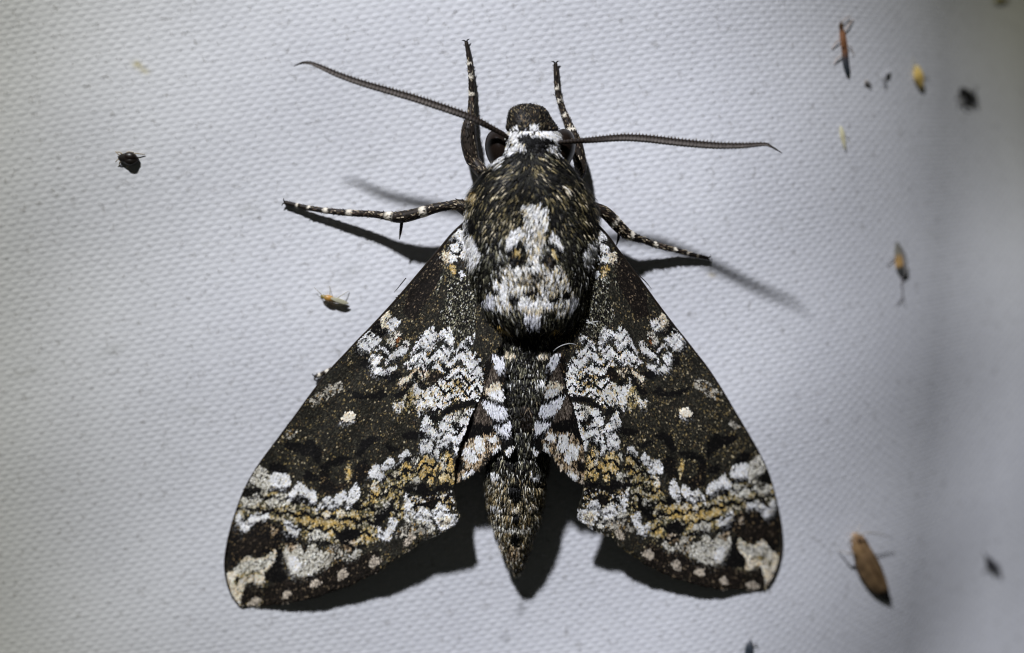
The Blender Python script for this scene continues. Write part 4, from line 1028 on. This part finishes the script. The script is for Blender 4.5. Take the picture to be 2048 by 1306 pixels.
# legs
def leg(name, pts, rings, seed, spur=None, fuzz=500, claws=True):
    """pts: (px, py, h mm, radius px) from body to foot; rings: (fraction, half length) of pale joints."""
    r = np.random.default_rng(seed)
    p = smooth_path(pts, 160); n = len(p)
    path = P(p[:, 0], p[:, 1], p[:, 2]); rad = p[:, 3] * S_PX
    arc = np.r_[0, np.cumsum(np.linalg.norm(np.diff(path, axis=0), axis=1))]; t = arc / arc[-1]
    pale = np.zeros(n)
    for fr, hl in rings: pale = np.maximum(pale, np.clip(1.4 - np.abs(t - fr) / (hl * 0.9), 0, 1))
    rad = rad * (1 + 0.06 * pale)
    v, f, a = tube(path, rad, 12)
    base = np.array((0.016, 0.012, 0.009)); wht = np.array((0.72, 0.66, 0.54))
    blot = vnoise(np.repeat(t * 60, 12), a * 1.5, seed)
    cc = base * (0.6 + 1.5 * blot[:, None]) * (1 - np.repeat(pale, 12)[:, None]) + np.repeat(pale, 12)[:, None] * wht
    mb = MB().add(v, f, np.vstack([cc, cc[:1], cc[-1:]]))
    o = mb.build(name, M_LEG, moth)
    # flat scales and short hairs lying on the leg
    k = np.searchsorted(t, r.beta(0.9, 1.5, fuzz) * 0.93); k = np.clip(k, 1, n - 3)
    an = r.uniform(-0.2, math.pi + 0.2, fuzz)
    tan = np.gradient(path, axis=0); tan /= np.linalg.norm(tan, axis=1)[:, None]
    sd = np.cross(tan, (0, 0, 1.0)); sd /= np.linalg.norm(sd, axis=1)[:, None]; tp = np.cross(sd, tan)
    nn = np.cos(an)[:, None] * sd[k] + np.sin(an)[:, None] * tp[k]
    root = path[k] + nn * rad[k][:, None] * 0.98
    d = tan[k] + 0.22 * nn + r.normal(0, 0.15, (fuzz, 3)); w = np.cross(d, nn); w /= np.linalg.norm(w, axis=1)[:, None]
    L = (r.uniform(3.0, 7.0, fuzz) * S_PX)[:, None]; W = (r.uniform(0.7, 1.3, fuzz) * S_PX)[:, None]
    V = np.stack([root - w * W, root + w * W, root + d * L * 0.7 + w * W, root + d * L * 0.7 - w * W, root + d * L], 1).reshape(-1, 3)
    kk = np.arange(fuzz)[:, None] * 5
    cs = np.array([(0.012, 0.010, 0.008), (0.20, 0.16, 0.10), (0.50, 0.42, 0.30), (0.10, 0.07, 0.05)])[r.choice(4, fuzz, p=[.55, .2, .1, .15])]
    pk = pale[k] > 0.5; cs[pk] = np.array((0.74, 0.68, 0.56)) * r.uniform(0.7, 1.1, (pk.sum(), 1))
    mesh_obj("leg_scales", V, [np.hstack([kk, kk + 1, kk + 2, kk + 3]), np.hstack([kk + 3, kk + 2, kk + 4])], M_HAIR, o, np.repeat(cs, 5, 0), False, "stuff")
    # spines along the foot, two claws
    sb = MB()
    for i in range(14):
        q = int(n * (0.5 + 0.47 * r.random()))
        s_ = 1 if i % 2 else -1
        b0 = path[q] + sd[q] * s_ * rad[q] * 0.8
        e = b0 + (sd[q] * s_ * 0.8 + tan[q] * 0.8) * r.uniform(3, 6) * S_PX
        sb.tube(np.array([b0, (b0 + e) / 2, e]), np.array([0.5, 0.35, 0.1]) * S_PX, (0.05, 0.03, 0.02), 5)
    sb.build("spine", M_LEG, o, kind="stuff")
    if claws:
        for s_ in (-1, 1):
            b0 = path[-1]; e1 = b0 + (tan[-1] * 4 + sd[-1] * s_ * 4) * S_PX; e2 = b0 + (tan[-1] * 5 + sd[-1] * s_ * 8 - np.array([0, 0, 1.2])) * S_PX
            mb = MB().tube(np.array([b0, e1, e2]), np.array([1.6, 1.3, 0.4]) * S_PX, (0.010, 0.008, 0.007), 6); mb.build("claw", M_LEG, o)
    if spur is not None:
        sp_ = smooth_path(spur, 14)
        MB().tube(P(sp_[:, 0], sp_[:, 1], sp_[:, 2]), sp_[:, 3] * S_PX, (0.014, 0.011, 0.010), 7).build("spur", M_LEG, o)
    return o

leg("foreleg", [(985, 372, 4.5, 12), (968, 350, 3.6, 12), (952, 328, 2.6, 12.5), (945, 318, 2.4, 14), (940, 298, 2.3, 15.5), (937, 275, 2.2, 15.5), (938, 252, 2.0, 13), (941, 235, 1.6, 7.5), (943, 205, 1.1, 6.5), (943.5, 186, 0.9, 6.0), (942, 152, 0.75, 5.2), (939, 127, 0.6, 4.8), (936.5, 105, 0.5, 4.4), (932.5, 84, 0.4, 3.8)],
    [(0.665, 0.012), (0.775, 0.012), (0.86, 0.010)], 71)
leg("foreleg", [(1120, 372, 4.5, 11), (1150, 356, 3.4, 11), (1160, 344, 2.9, 11.5), (1160, 325, 2.5, 12.5), (1153, 292, 2.2, 13), (1144, 268, 1.9, 11), (1138, 252, 1.5, 8.5), (1126, 220, 1.0, 6.4), (1117, 192, 0.75, 5.6), (1113.5, 167, 0.6, 5.0), (1112, 148, 0.5, 4.8), (1111, 127, 0.4, 4.0)],
    [(0.505, 0.012), (0.625, 0.013), (0.735, 0.012), (0.825, 0.010)], 72)
leg("midleg", [(965, 440, 5.0, 12), (940, 425, 5.2, 13), (926, 414, 5.3, 13.5), (914, 410, 5.2, 11), (900, 411, 5.0, 8.5), (872, 416, 4.7, 9.5), (845, 424, 4.3, 10.5), (815, 432, 3.9, 11.5), (795, 434.5, 3.5, 11), (775, 432, 3.2, 8.2), (740, 428, 2.5, 6.6), (701, 426, 1.8, 6.4), (652, 421.5, 1.1, 5.6), (617, 416, 0.75, 5.0), (594, 411, 0.5, 4.6), (570, 405, 0.4, 4.0)],
    [(0.30, 0.018), (0.475, 0.020), (0.678, 0.016), (0.797, 0.014), (0.88, 0.008), (0.94, 0.006)], 73,
    spur=[(804, 436, 3.6, 3.4), (803, 450, 3.2, 3.4), (801, 465, 2.8, 2.6), (799, 479, 2.5, 0.6)])
leg("midleg", [(1160, 425, 5.0, 11), (1182, 416, 5.0, 11), (1200, 420, 4.8, 11.5), (1216, 430, 4.4, 12), (1232, 447, 3.8, 12), (1248, 463, 3.3, 11.5), (1262, 472, 2.9, 9), (1288, 481, 2.2, 6.2), (1312, 490, 1.7, 6.0), (1352, 500, 1.0, 5.2), (1378, 507.5, 0.7, 4.6), (1396, 512, 0.5, 4.2), (1416, 516.5, 0.4, 3.6)],
    [(0.26, 0.016), (0.415, 0.018), (0.605, 0.014), (0.755, 0.013), (0.85, 0.008), (0.925, 0.006)], 74,
    spur=[(1238, 462, 3.2, 3.0), (1237, 475, 2.8, 2.8), (1235, 484, 2.5, 2.0), (1231, 494, 2.2, 0.5)])
leg("hindleg", [(760, 712, 1.6, 7.5), (720, 722, 1.2, 6.6), (690, 731, 1.0, 6.2), (668, 738, 0.8, 5.6), (652, 745, 0.65, 5.0), (640, 750, 0.55, 4.6), (631, 753, 0.45, 3.8)], [(0.80, 0.03), (0.93, 0.02)], 75, fuzz=200)

# wing-locking bristles standing off the leading edges
for pts in ([(812, 556, 4.4, 1.0), (803, 567, 4.0, 1.0), (795, 577, 3.6, 0.8), (788, 585, 3.3, 0.3)], [(1280, 553, 4.4, 1.0), (1288, 560, 4.0, 1.0), (1296, 569, 3.6, 0.8), (1303, 578, 3.3, 0.3)]):
    q = smooth_path(pts, 12)
    MB().tube(P(q[:, 0], q[:, 1], q[:, 2]), q[:, 3] * S_PX, (0.03, 0.02, 0.015), 6).build("bristle", M_LEG, moth)

# lint caught on the moth
def fibre(label, runs):
    mb = MB()
    for pts in runs:
        q = smooth_path(pts, 22); mb.tube(P(q[:, 0], q[:, 1], q[:, 2]), q[:, 3] * S_PX, (0.7, 0.7, 0.68), 5)
    o = mb.build("lint_fibre", M_LINT)
    o["label"] = label; o["category"] = "lint"; o["group"] = "lint caught on the moth"
fibre("short kinked white lint fibre lying on the forewing beside the body", [[(1173, 640, 9.1, 0.9), (1182, 646, 9.2, 0.9), (1192, 650, 9.1, 0.7)], [(1172, 645, 9.15, 0.8), (1186, 644, 9.2, 0.9), (1197, 642, 9.1, 0.5)]])
fibre("thin curved pale lint hair looping across the shadow behind the thorax", [[(1106, 703, 9.0, 0.5), (1114, 696, 9.3, 0.6), (1126, 690, 9.5, 0.6), (1140, 687, 9.5, 0.6), (1152, 689, 9.3, 0.4)]])

# ------------------------------------------------------------------ the small insects on the cloth
def small(name, label, cat, body_pts, c_of_t, parts=(), legs=(), ants=(), flat=0.7, legc=(0.05, 0.04, 0.03), group=None):
    """body_pts: (px, py, h mm, radius px); parts: (name, pts, colour, flat); legs/ants: point lists."""
    root = thing(name, label, cat, group)
    k_h = 0.32 if body_pts[0][0] > 1600 else 0.62      # insects on the receding side sit flat on the yarn
    body_pts = [(x, y, h * k_h, r) for x, y, h, r in body_pts]
    parts = [(n, [(x, y, h * k_h, r) for x, y, h, r in p], c, f) for n, p, c, f in parts]
    legs = [[(x, y, h * k_h, r) for x, y, h, r in p] for p in legs]; ants = [[(x, y, h * k_h, r) for x, y, h, r in p] for p in ants]
    flat = flat * (0.5 if k_h < 0.5 else 0.75)
    p = smooth_path(body_pts, 40); path = P(p[:, 0], p[:, 1], p[:, 2])
    v, f, a = tube(path, np.maximum(p[:, 3], 0.3) * S_PX, 16, flat)
    t = np.linspace(0, 1, 40)
    cr_ = np.array([c_of_t(x) for x in t]); cc = np.repeat(cr_, 16, 0)
    cc = cc * (0.75 + 0.5 * vnoise(np.repeat(t * 14, 16), a * 2, 3)[:, None])
    MB().add(v, f, np.vstack([cc, cc[:1], cc[-1:]])).build("body", M_BUG, root)
    for nm, pts, c, fl in parts:
        q = smooth_path(pts, 24)
        MB().tube(P(q[:, 0], q[:, 1], q[:, 2]), np.maximum(q[:, 3], 0.2) * S_PX, c, 12, fl).build(nm, M_BUG, root)
    for nm, lst in (("leg", legs), ("antenna", ants)):
        for pts in lst:
            q = smooth_path(pts, 12); q[:, 3] *= 0.6 if k_h < 0.5 else 1.0
            MB().tube(P(q[:, 0], q[:, 1], q[:, 2]), np.maximum(q[:, 3], 0.2) * S_PX, legc, 6).build(nm, M_BUG, root)
    return root
def ramp(*stops):
    xs = [s[0] for s in stops]; cs = np.array([s[1] for s in stops], float)
    return lambda t: np.array([np.interp(t, xs, cs[:, k]) for k in range(3)])

small("beetle", "tiny glossy black beetle with pale legs, alone on open cloth", "beetle",
      [(237, 315, 0.35, 3), (241, 315.5, 0.45, 7), (246, 316, 0.5, 9), (251, 316.5, 0.55, 11), (258, 317, 0.6, 13), (266, 318, 0.55, 12), (274, 319, 0.45, 6), (278, 319.5, 0.4, 1)],
      ramp((0, (0.01, 0.008, 0.006)), (1, (0.012, 0.008, 0.006))), flat=0.9,
      parts=[("wing_case", [(247, 314, 0.7, 3), (254, 313, 0.85, 8), (264, 314, 0.85, 8.5), (276, 318, 0.6, 2)], (0.012, 0.007, 0.005), 0.8), ("wing_case", [(247, 320, 0.7, 3), (254, 321, 0.8, 8), (264, 322, 0.8, 8.5), (276, 320, 0.6, 2)], (0.010, 0.007, 0.005), 0.8)],
      legs=[[(246, 310, 0.5, 1.3), (240, 305, 0.6, 1.2), (233, 304, 0.1, 0.8)], [(250, 309, 0.5, 1.3), (256, 304, 0.6, 1.2), (268, 305, 0.1, 0.8)], [(246, 321, 0.5, 1.3), (240, 324, 0.6, 1.2), (238, 331, 0.1, 0.8)], [(262, 309, 0.5, 1.3), (272, 307, 0.5, 1.1), (290, 309, 0.1, 0.6)], [(254, 326, 0.5, 1.3), (256, 331, 0.5, 1.1), (253, 335, 0.1, 0.8)]],
      ants=[[(241, 312, 0.6, 0.9), (236, 308, 0.7, 0.9), (231, 303, 0.6, 0.9)], [(240, 317, 0.6, 0.9), (235, 320, 0.7, 0.9), (231, 324, 0.6, 0.9)]], legc=(0.34, 0.27, 0.17))
small("midge", "small golden midge with greenish tail on cloth beside the wing's leading edge", "midge",
      [(641, 591, 0.9, 1), (645, 593, 1.0, 4.5), (649, 594, 1.1, 4), (653, 595.5, 1.2, 6), (660, 597, 1.2, 6.2), (666, 599, 1.05, 5), (674, 601, 0.95, 5), (684, 603, 0.8, 4), (692, 604.5, 0.6, 2), (696, 605.5, 0.5, 0.6)],
      ramp((0, (0.16, 0.13, 0.03)), (0.12, (0.20, 0.15, 0.04)), (0.3, (0.42, 0.21, 0.04)), (0.5, (0.36, 0.23, 0.07)), (0.7, (0.34, 0.29, 0.12)), (1, (0.20, 0.18, 0.10))), flat=0.95,
      parts=[("wing", [(660, 596, 1.6, 1), (674, 600, 1.5, 4.5), (688, 605, 1.2, 3.8), (697, 607, 0.9, 1)], (0.42, 0.40, 0.28), 0.12)],
      legs=[[(654, 599, 0.7, 0.8), (655, 605, 0.8, 0.7), (651, 611, 0.1, 0.5)], [(664, 601, 0.7, 0.8), (667, 607, 0.7, 0.7), (672, 610, 0.1, 0.5)], [(672, 598, 0.7, 0.8), (686, 589, 1.0, 0.7), (698, 582, 0.1, 0.5)], [(660, 592, 0.7, 0.8), (660, 583, 1.0, 0.6), (659, 572, 0.1, 0.4)]],
      ants=[[(643, 589, 1.1, 0.7), (636, 582, 1.2, 0.6), (628, 575, 1.0, 0.4)]], legc=(0.30, 0.27, 0.19))
small("rove_beetle", "slender reddish brown rove beetle with blue-black tail end", "beetle",
      [(1681, 44, 0.7, 2), (1682, 50, 0.8, 5), (1683, 58, 0.8, 4.5), (1685, 68, 0.9, 6.5), (1687, 82, 0.9, 7), (1689, 98, 0.9, 6.5), (1690, 112, 0.8, 6.5), (1692, 128, 0.8, 7), (1694, 142, 0.7, 5), (1696, 153, 0.5, 1.5)],
      ramp((0, (0.05, 0.03, 0.015)), (0.12, (0.06, 0.03, 0.015)), (0.2, (0.20, 0.09, 0.04)), (0.55, (0.15, 0.07, 0.035)), (0.68, (0.03, 0.03, 0.035)), (1, (0.02, 0.03, 0.035))),
      parts=[("wing_case", [(1684, 68, 1.3, 2), (1686, 80, 1.4, 4.5), (1687, 95, 1.2, 3)], (0.18, 0.08, 0.035), 0.5)],
      legs=[[(1690, 60, 0.6, 1.6), (1698, 50, 0.7, 1.4), (1706, 38, 0.1, 1)], [(1680, 80, 0.6, 1.6), (1672, 86, 0.6, 1.4), (1664, 98, 0.1, 1)], [(1696, 90, 0.6, 1.6), (1704, 98, 0.6, 1.4), (1708, 112, 0.1, 1)], [(1684, 110, 0.6, 1.6), (1674, 118, 0.6, 1.4), (1668, 128, 0.1, 1)]],
      ants=[[(1682, 46, 0.8, 1.2), (1690, 38, 0.9, 1.2), (1700, 32, 0.6, 1.2)]], legc=(0.34, 0.24, 0.17))
small("leafhopper", "pale yellow oval leafhopper near the dark hairy fly", "leafhopper",
      [(1832, 130, 0.7, 2), (1833, 136, 0.8, 8), (1835, 146, 0.9, 11), (1838, 158, 0.9, 11), (1841, 170, 0.7, 7.5), (1843, 180, 0.5, 2)],
      ramp((0, (0.45, 0.36, 0.15)), (0.3, (0.62, 0.44, 0.13)), (0.75, (0.60, 0.42, 0.12)), (0.9, (0.34, 0.28, 0.13)), (1, (0.14, 0.13, 0.08))),
      parts=[("wing_case", [(1829, 140, 1.4, 3), (1833, 156, 1.5, 6), (1839, 174, 1.0, 2)], (0.62, 0.44, 0.14), 0.5), ("wing_case", [(1838, 138, 1.4, 3), (1843, 154, 1.5, 6), (1844, 172, 1.0, 2)], (0.60, 0.44, 0.15), 0.5)],
      legs=[[(1842, 150, 0.5, 1.5), (1854, 152, 0.6, 1.2), (1858, 162, 0.1, 1)], [(1830, 140, 0.5, 1.5), (1826, 126, 0.6, 1.2), (1826, 116, 0.1, 1)]], legc=(0.36, 0.34, 0.24))
small("fly", "dark rounded hairy fly near the yellow leafhopper", "fly",
      [(1921, 176, 0.8, 3), (1924, 181, 1.0, 9), (1929, 188, 1.2, 14), (1935, 195, 1.2, 14), (1941, 203, 0.9, 10), (1945, 209, 0.6, 3)],
      ramp((0, (0.015, 0.014, 0.013)), (0.7, (0.012, 0.011, 0.010)), (1, (0.05, 0.05, 0.05))), flat=0.9,
      parts=[("wing", [(1936, 184, 1.9, 3), (1946, 192, 1.9, 8), (1952, 204, 1.4, 6), (1953, 211, 1.0, 1.5)], (0.14, 0.14, 0.14), 0.1), ("wing", [(1926, 196, 1.9, 3), (1930, 206, 1.8, 7), (1938, 213, 1.3, 4), (1943, 217, 1.0, 1)], (0.14, 0.14, 0.14), 0.1)],
      legs=[[(1926, 180, 0.6, 1.8), (1916, 188, 0.8, 1.5), (1911, 196, 0.1, 1)], [(1936, 184, 0.6, 1.8), (1948, 178, 0.8, 1.5), (1954, 170, 0.1, 1)], [(1928, 196, 0.6, 1.8), (1918, 204, 0.8, 1.5), (1916, 214, 0.1, 1)], [(1942, 200, 0.6, 1.8), (1954, 204, 0.8, 1.5), (1960, 214, 0.1, 1)]])
small("gnat", "tiny grey-brown squat gnat beside the slender rove beetle's tail", "gnat",
      [(1729, 161, 0.4, 2), (1732, 164, 0.6, 5.5), (1736, 168, 0.5, 5), (1738, 172, 0.3, 1)], ramp((0, (0.30, 0.28, 0.26)), (1, (0.34, 0.32, 0.30))),
      parts=[("wing", [(1734, 164, 1.0, 1.5), (1740, 169, 0.9, 3.5), (1743, 174, 0.6, 1)], (0.40, 0.39, 0.38), 0.15)])
small("gnat", "tiny grey elongated gnat with raised wing, between rove beetle and yellow leafhopper", "gnat",
      [(1766, 147, 0.4, 2), (1767, 152, 0.6, 5.5), (1768, 159, 0.6, 5), (1769, 168, 0.4, 3), (1770, 176, 0.3, 1)], ramp((0, (0.28, 0.28, 0.29)), (1, (0.32, 0.32, 0.33))),
      parts=[("wing", [(1769, 150, 1.0, 1.5), (1776, 143, 1.1, 4), (1780, 136, 0.9, 1.2)], (0.40, 0.40, 0.41), 0.15)])
small("aphid", "faint pale straw-coloured slender aphid beyond the antenna tip", "aphid",
      [(1681, 252, 0.3, 1.5), (1683, 260, 0.5, 4.5), (1685, 272, 0.5, 5), (1688, 286, 0.5, 4), (1691, 300, 0.3, 1.2)], ramp((0, (0.50, 0.48, 0.32)), (0.5, (0.52, 0.48, 0.30)), (1, (0.54, 0.52, 0.40))),
      legs=[[(1690, 268, 0.3, 1.0), (1697, 276, 0.3, 0.9), (1700, 288, 0.1, 0.8)]], legc=(0.5, 0.48, 0.38))
small("caddisfly", "grey caddisfly with amber middle and long thin trailing legs, on the cloth's receding fold", "caddisfly",
      [(1794, 484, 0.8, 3), (1795, 492, 1.0, 6.5), (1796, 504, 1.1, 7.5), (1798, 520, 1.1, 9), (1799, 534, 1.0, 9), (1802, 546, 0.8, 7), (1804, 557, 0.5, 2)],
      ramp((0, (0.10, 0.10, 0.09)), (0.3, (0.15, 0.14, 0.11)), (0.45, (0.36, 0.22, 0.08)), (0.62, (0.36, 0.22, 0.08)), (0.72, (0.06, 0.06, 0.055)), (1, (0.08, 0.08, 0.08))),
      parts=[("wing", [(1801, 492, 1.6, 2), (1807, 512, 1.6, 6), (1809, 534, 1.3, 7), (1811, 552, 0.9, 2)], (0.22, 0.21, 0.20), 0.15)],
      legs=[[(1802, 554, 0.5, 2), (1803, 575, 0.8, 1.6), (1805, 592, 0.4, 1.3), (1794, 610, 0.1, 1)], [(1804, 556, 0.5, 1.8), (1805, 580, 0.8, 1.4), (1808, 600, 0.3, 1.2), (1812, 614, 0.1, 0.8)], [(1792, 512, 0.5, 1.4), (1782, 520, 0.6, 1.2), (1774, 532, 0.1, 0.8)]], legc=(0.16, 0.15, 0.15))
brown = small("brown_micromoth", "small tan-brown moth with folded wings and black wing tip, thread-like antennae", "moth",
      [(1705, 1068, 1.0, 4), (1711, 1074, 1.4, 12), (1718, 1086, 1.7, 17), (1727, 1105, 1.7, 19), (1738, 1128, 1.6, 20), (1750, 1152, 1.4, 19), (1762, 1174, 1.1, 14), (1772, 1190, 0.8, 8), (1781, 1203, 0.5, 1.5)],
      ramp((0, (0.30, 0.19, 0.10)), (0.25, (0.18, 0.10, 0.045)), (0.75, (0.10, 0.06, 0.03)), (0.9, (0.012, 0.009, 0.007)), (1, (0.008, 0.007, 0.006))), flat=0.75)
def micromoth_wing(side_pts, cfun):
    q = smooth_path(side_pts, 60); q[:, 2] *= 0.5; path = P(q[:, 0], q[:, 1], q[:, 2])
    v, f, a = tube(path, q[:, 3] * S_PX, 20, 0.16)
    px, py = to_px(v); MB().add(v, f, cfun(px, py)).build("wing", M_BUG, brown)
def mw(px, py):
    t = np.clip((py - 1080) / 120, 0, 1)
    n = vnoise(px * 0.08, py * 0.08, 90)[:, None]; n2 = vnoise(px * 0.4, py * 0.4, 91)[:, None]
    c = np.array((0.19, 0.12, 0.06)) * (0.4 + 1.2 * n) * (0.8 + 0.4 * n2)
    pale = np.exp(-(((px - 1757) / 16) ** 2 + ((py - 1158) / 16) ** 2))[:, None] * 0.9 + np.exp(-(((px - 1720) / 11) ** 2 + ((py - 1098) / 13) ** 2))[:, None] + 0.5 * np.exp(-(((px - 1738) / 14) ** 2 + ((py - 1135) / 10) ** 2))[:, None]
    c = c + pale * np.array((0.20, 0.125, 0.055))
    k = np.clip((py + 0.35 * (px - 1765) - 1178) / 9, 0, 1)[:, None]
    return c * (1 - k) + k * np.array((0.006, 0.005, 0.004))
micromoth_wing([(1708, 1082, 2.0, 3), (1712, 1096, 2.3, 9), (1721, 1120, 2.2, 13), (1734, 1147, 1.9, 15), (1750, 1172, 1.5, 13), (1766, 1190, 1.1, 8), (1780, 1203, 0.7, 1)], mw)
micromoth_wing([(1722, 1080, 2.1, 3), (1731, 1096, 2.4, 9), (1743, 1120, 2.3, 13), (1755, 1147, 2.0, 14), (1766, 1172, 1.6, 11), (1774, 1190, 1.2, 7), (1784, 1205, 0.8, 1)], mw)
for nm, pts, w_, c in (("antenna", [(1716, 1070, 1.6, 1.4), (1735, 1066, 2.0, 1.3), (1755, 1067, 1.8, 1.1), (1772, 1072, 1.4, 0.9), (1786, 1079, 1.0, 0.6)], 1, (0.30, 0.27, 0.22)),
                       ("antenna", [(1712, 1068, 1.6, 1.2), (1716, 1060, 1.7, 1.0), (1719, 1050, 1.5, 0.7)], 1, (0.34, 0.31, 0.26)),
                       ("leg", [(1708, 1108, 1.2, 2.2), (1696, 1106, 1.2, 2.0), (1684, 1103, 0.5, 1.5), (1676, 1100, 0.1, 1.0)], 1, (0.30, 0.28, 0.25)),
                       ("leg", [(1708, 1074, 1.0, 2.2), (1701, 1078, 0.9, 1.8), (1698, 1086, 0.1, 1.2)], 1, (0.30, 0.27, 0.22))):
    q = smooth_path(pts, 16); MB().tube(P(q[:, 0], q[:, 1], q[:, 2]), q[:, 3] * S_PX, c, 6).build(nm, M_BUG, brown)
small("fungus_gnat", "slim black gnat with smoky wings, beyond the brown moth's black wing tip", "gnat",
      [(1973, 1112, 0.7, 2), (1975, 1117, 0.9, 6), (1979, 1125, 1.0, 8.5), (1984, 1136, 0.9, 7.5), (1988, 1146, 0.7, 4), (1991, 1152, 0.5, 1)],
      ramp((0, (0.05, 0.05, 0.05)), (0.5, (0.015, 0.014, 0.016)), (1, (0.04, 0.04, 0.04))),
      parts=[("wing", [(1984, 1120, 1.5, 2), (1994, 1134, 1.4, 7), (2000, 1148, 1.0, 4), (2004, 1156, 0.8, 1)], (0.20, 0.20, 0.21), 0.12)],
      legs=[[(1974, 1116, 0.5, 1.6), (1969, 1108, 0.7, 1.3), (1965, 1099, 0.1, 0.9)], [(1978, 1132, 0.5, 1.5), (1970, 1138, 0.6, 1.2), (1966, 1148, 0.1, 0.8)]])
small("plant_bug", "small slate-grey bug on the cloth below the hawkmoth's wing tips", "bug",
      [(1500, 1279, 0.4, 1.5), (1500, 1285, 0.6, 5), (1498, 1294, 0.7, 7), (1496, 1303, 0.6, 7), (1494, 1312, 0.5, 5), (1493, 1318, 0.3, 1)], ramp((0, (0.05, 0.05, 0.055)), (0.5, (0.035, 0.045, 0.055)), (1, (0.06, 0.07, 0.08))),
      parts=[("wing", [(1499, 1290, 1.2, 2), (1502, 1300, 1.1, 5), (1501, 1312, 0.8, 2)], (0.06, 0.07, 0.085), 0.15)],
      legs=[[(1503, 1290, 0.4, 1.2), (1512, 1288, 0.4, 1.0), (1516, 1294, 0.1, 0.8)]])
small("thrips", "olive yellow thrips at the cloth's upper rim above the dark fly", "thrips",
      [(1988, 0, 0.5, 2), (1993, 0, 0.7, 6), (2001, -1, 0.7, 7.5), (2009, -3, 0.6, 6), (2016, -5, 0.4, 2)], ramp((0, (0.40, 0.37, 0.16)), (0.6, (0.36, 0.31, 0.12)), (1, (0.22, 0.18, 0.12))),
      parts=[("wing", [(1999, 0, 1.2, 1.5), (2010, -2, 1.1, 4), (2019, -4, 0.7, 1)], (0.30, 0.27, 0.18), 0.15)])
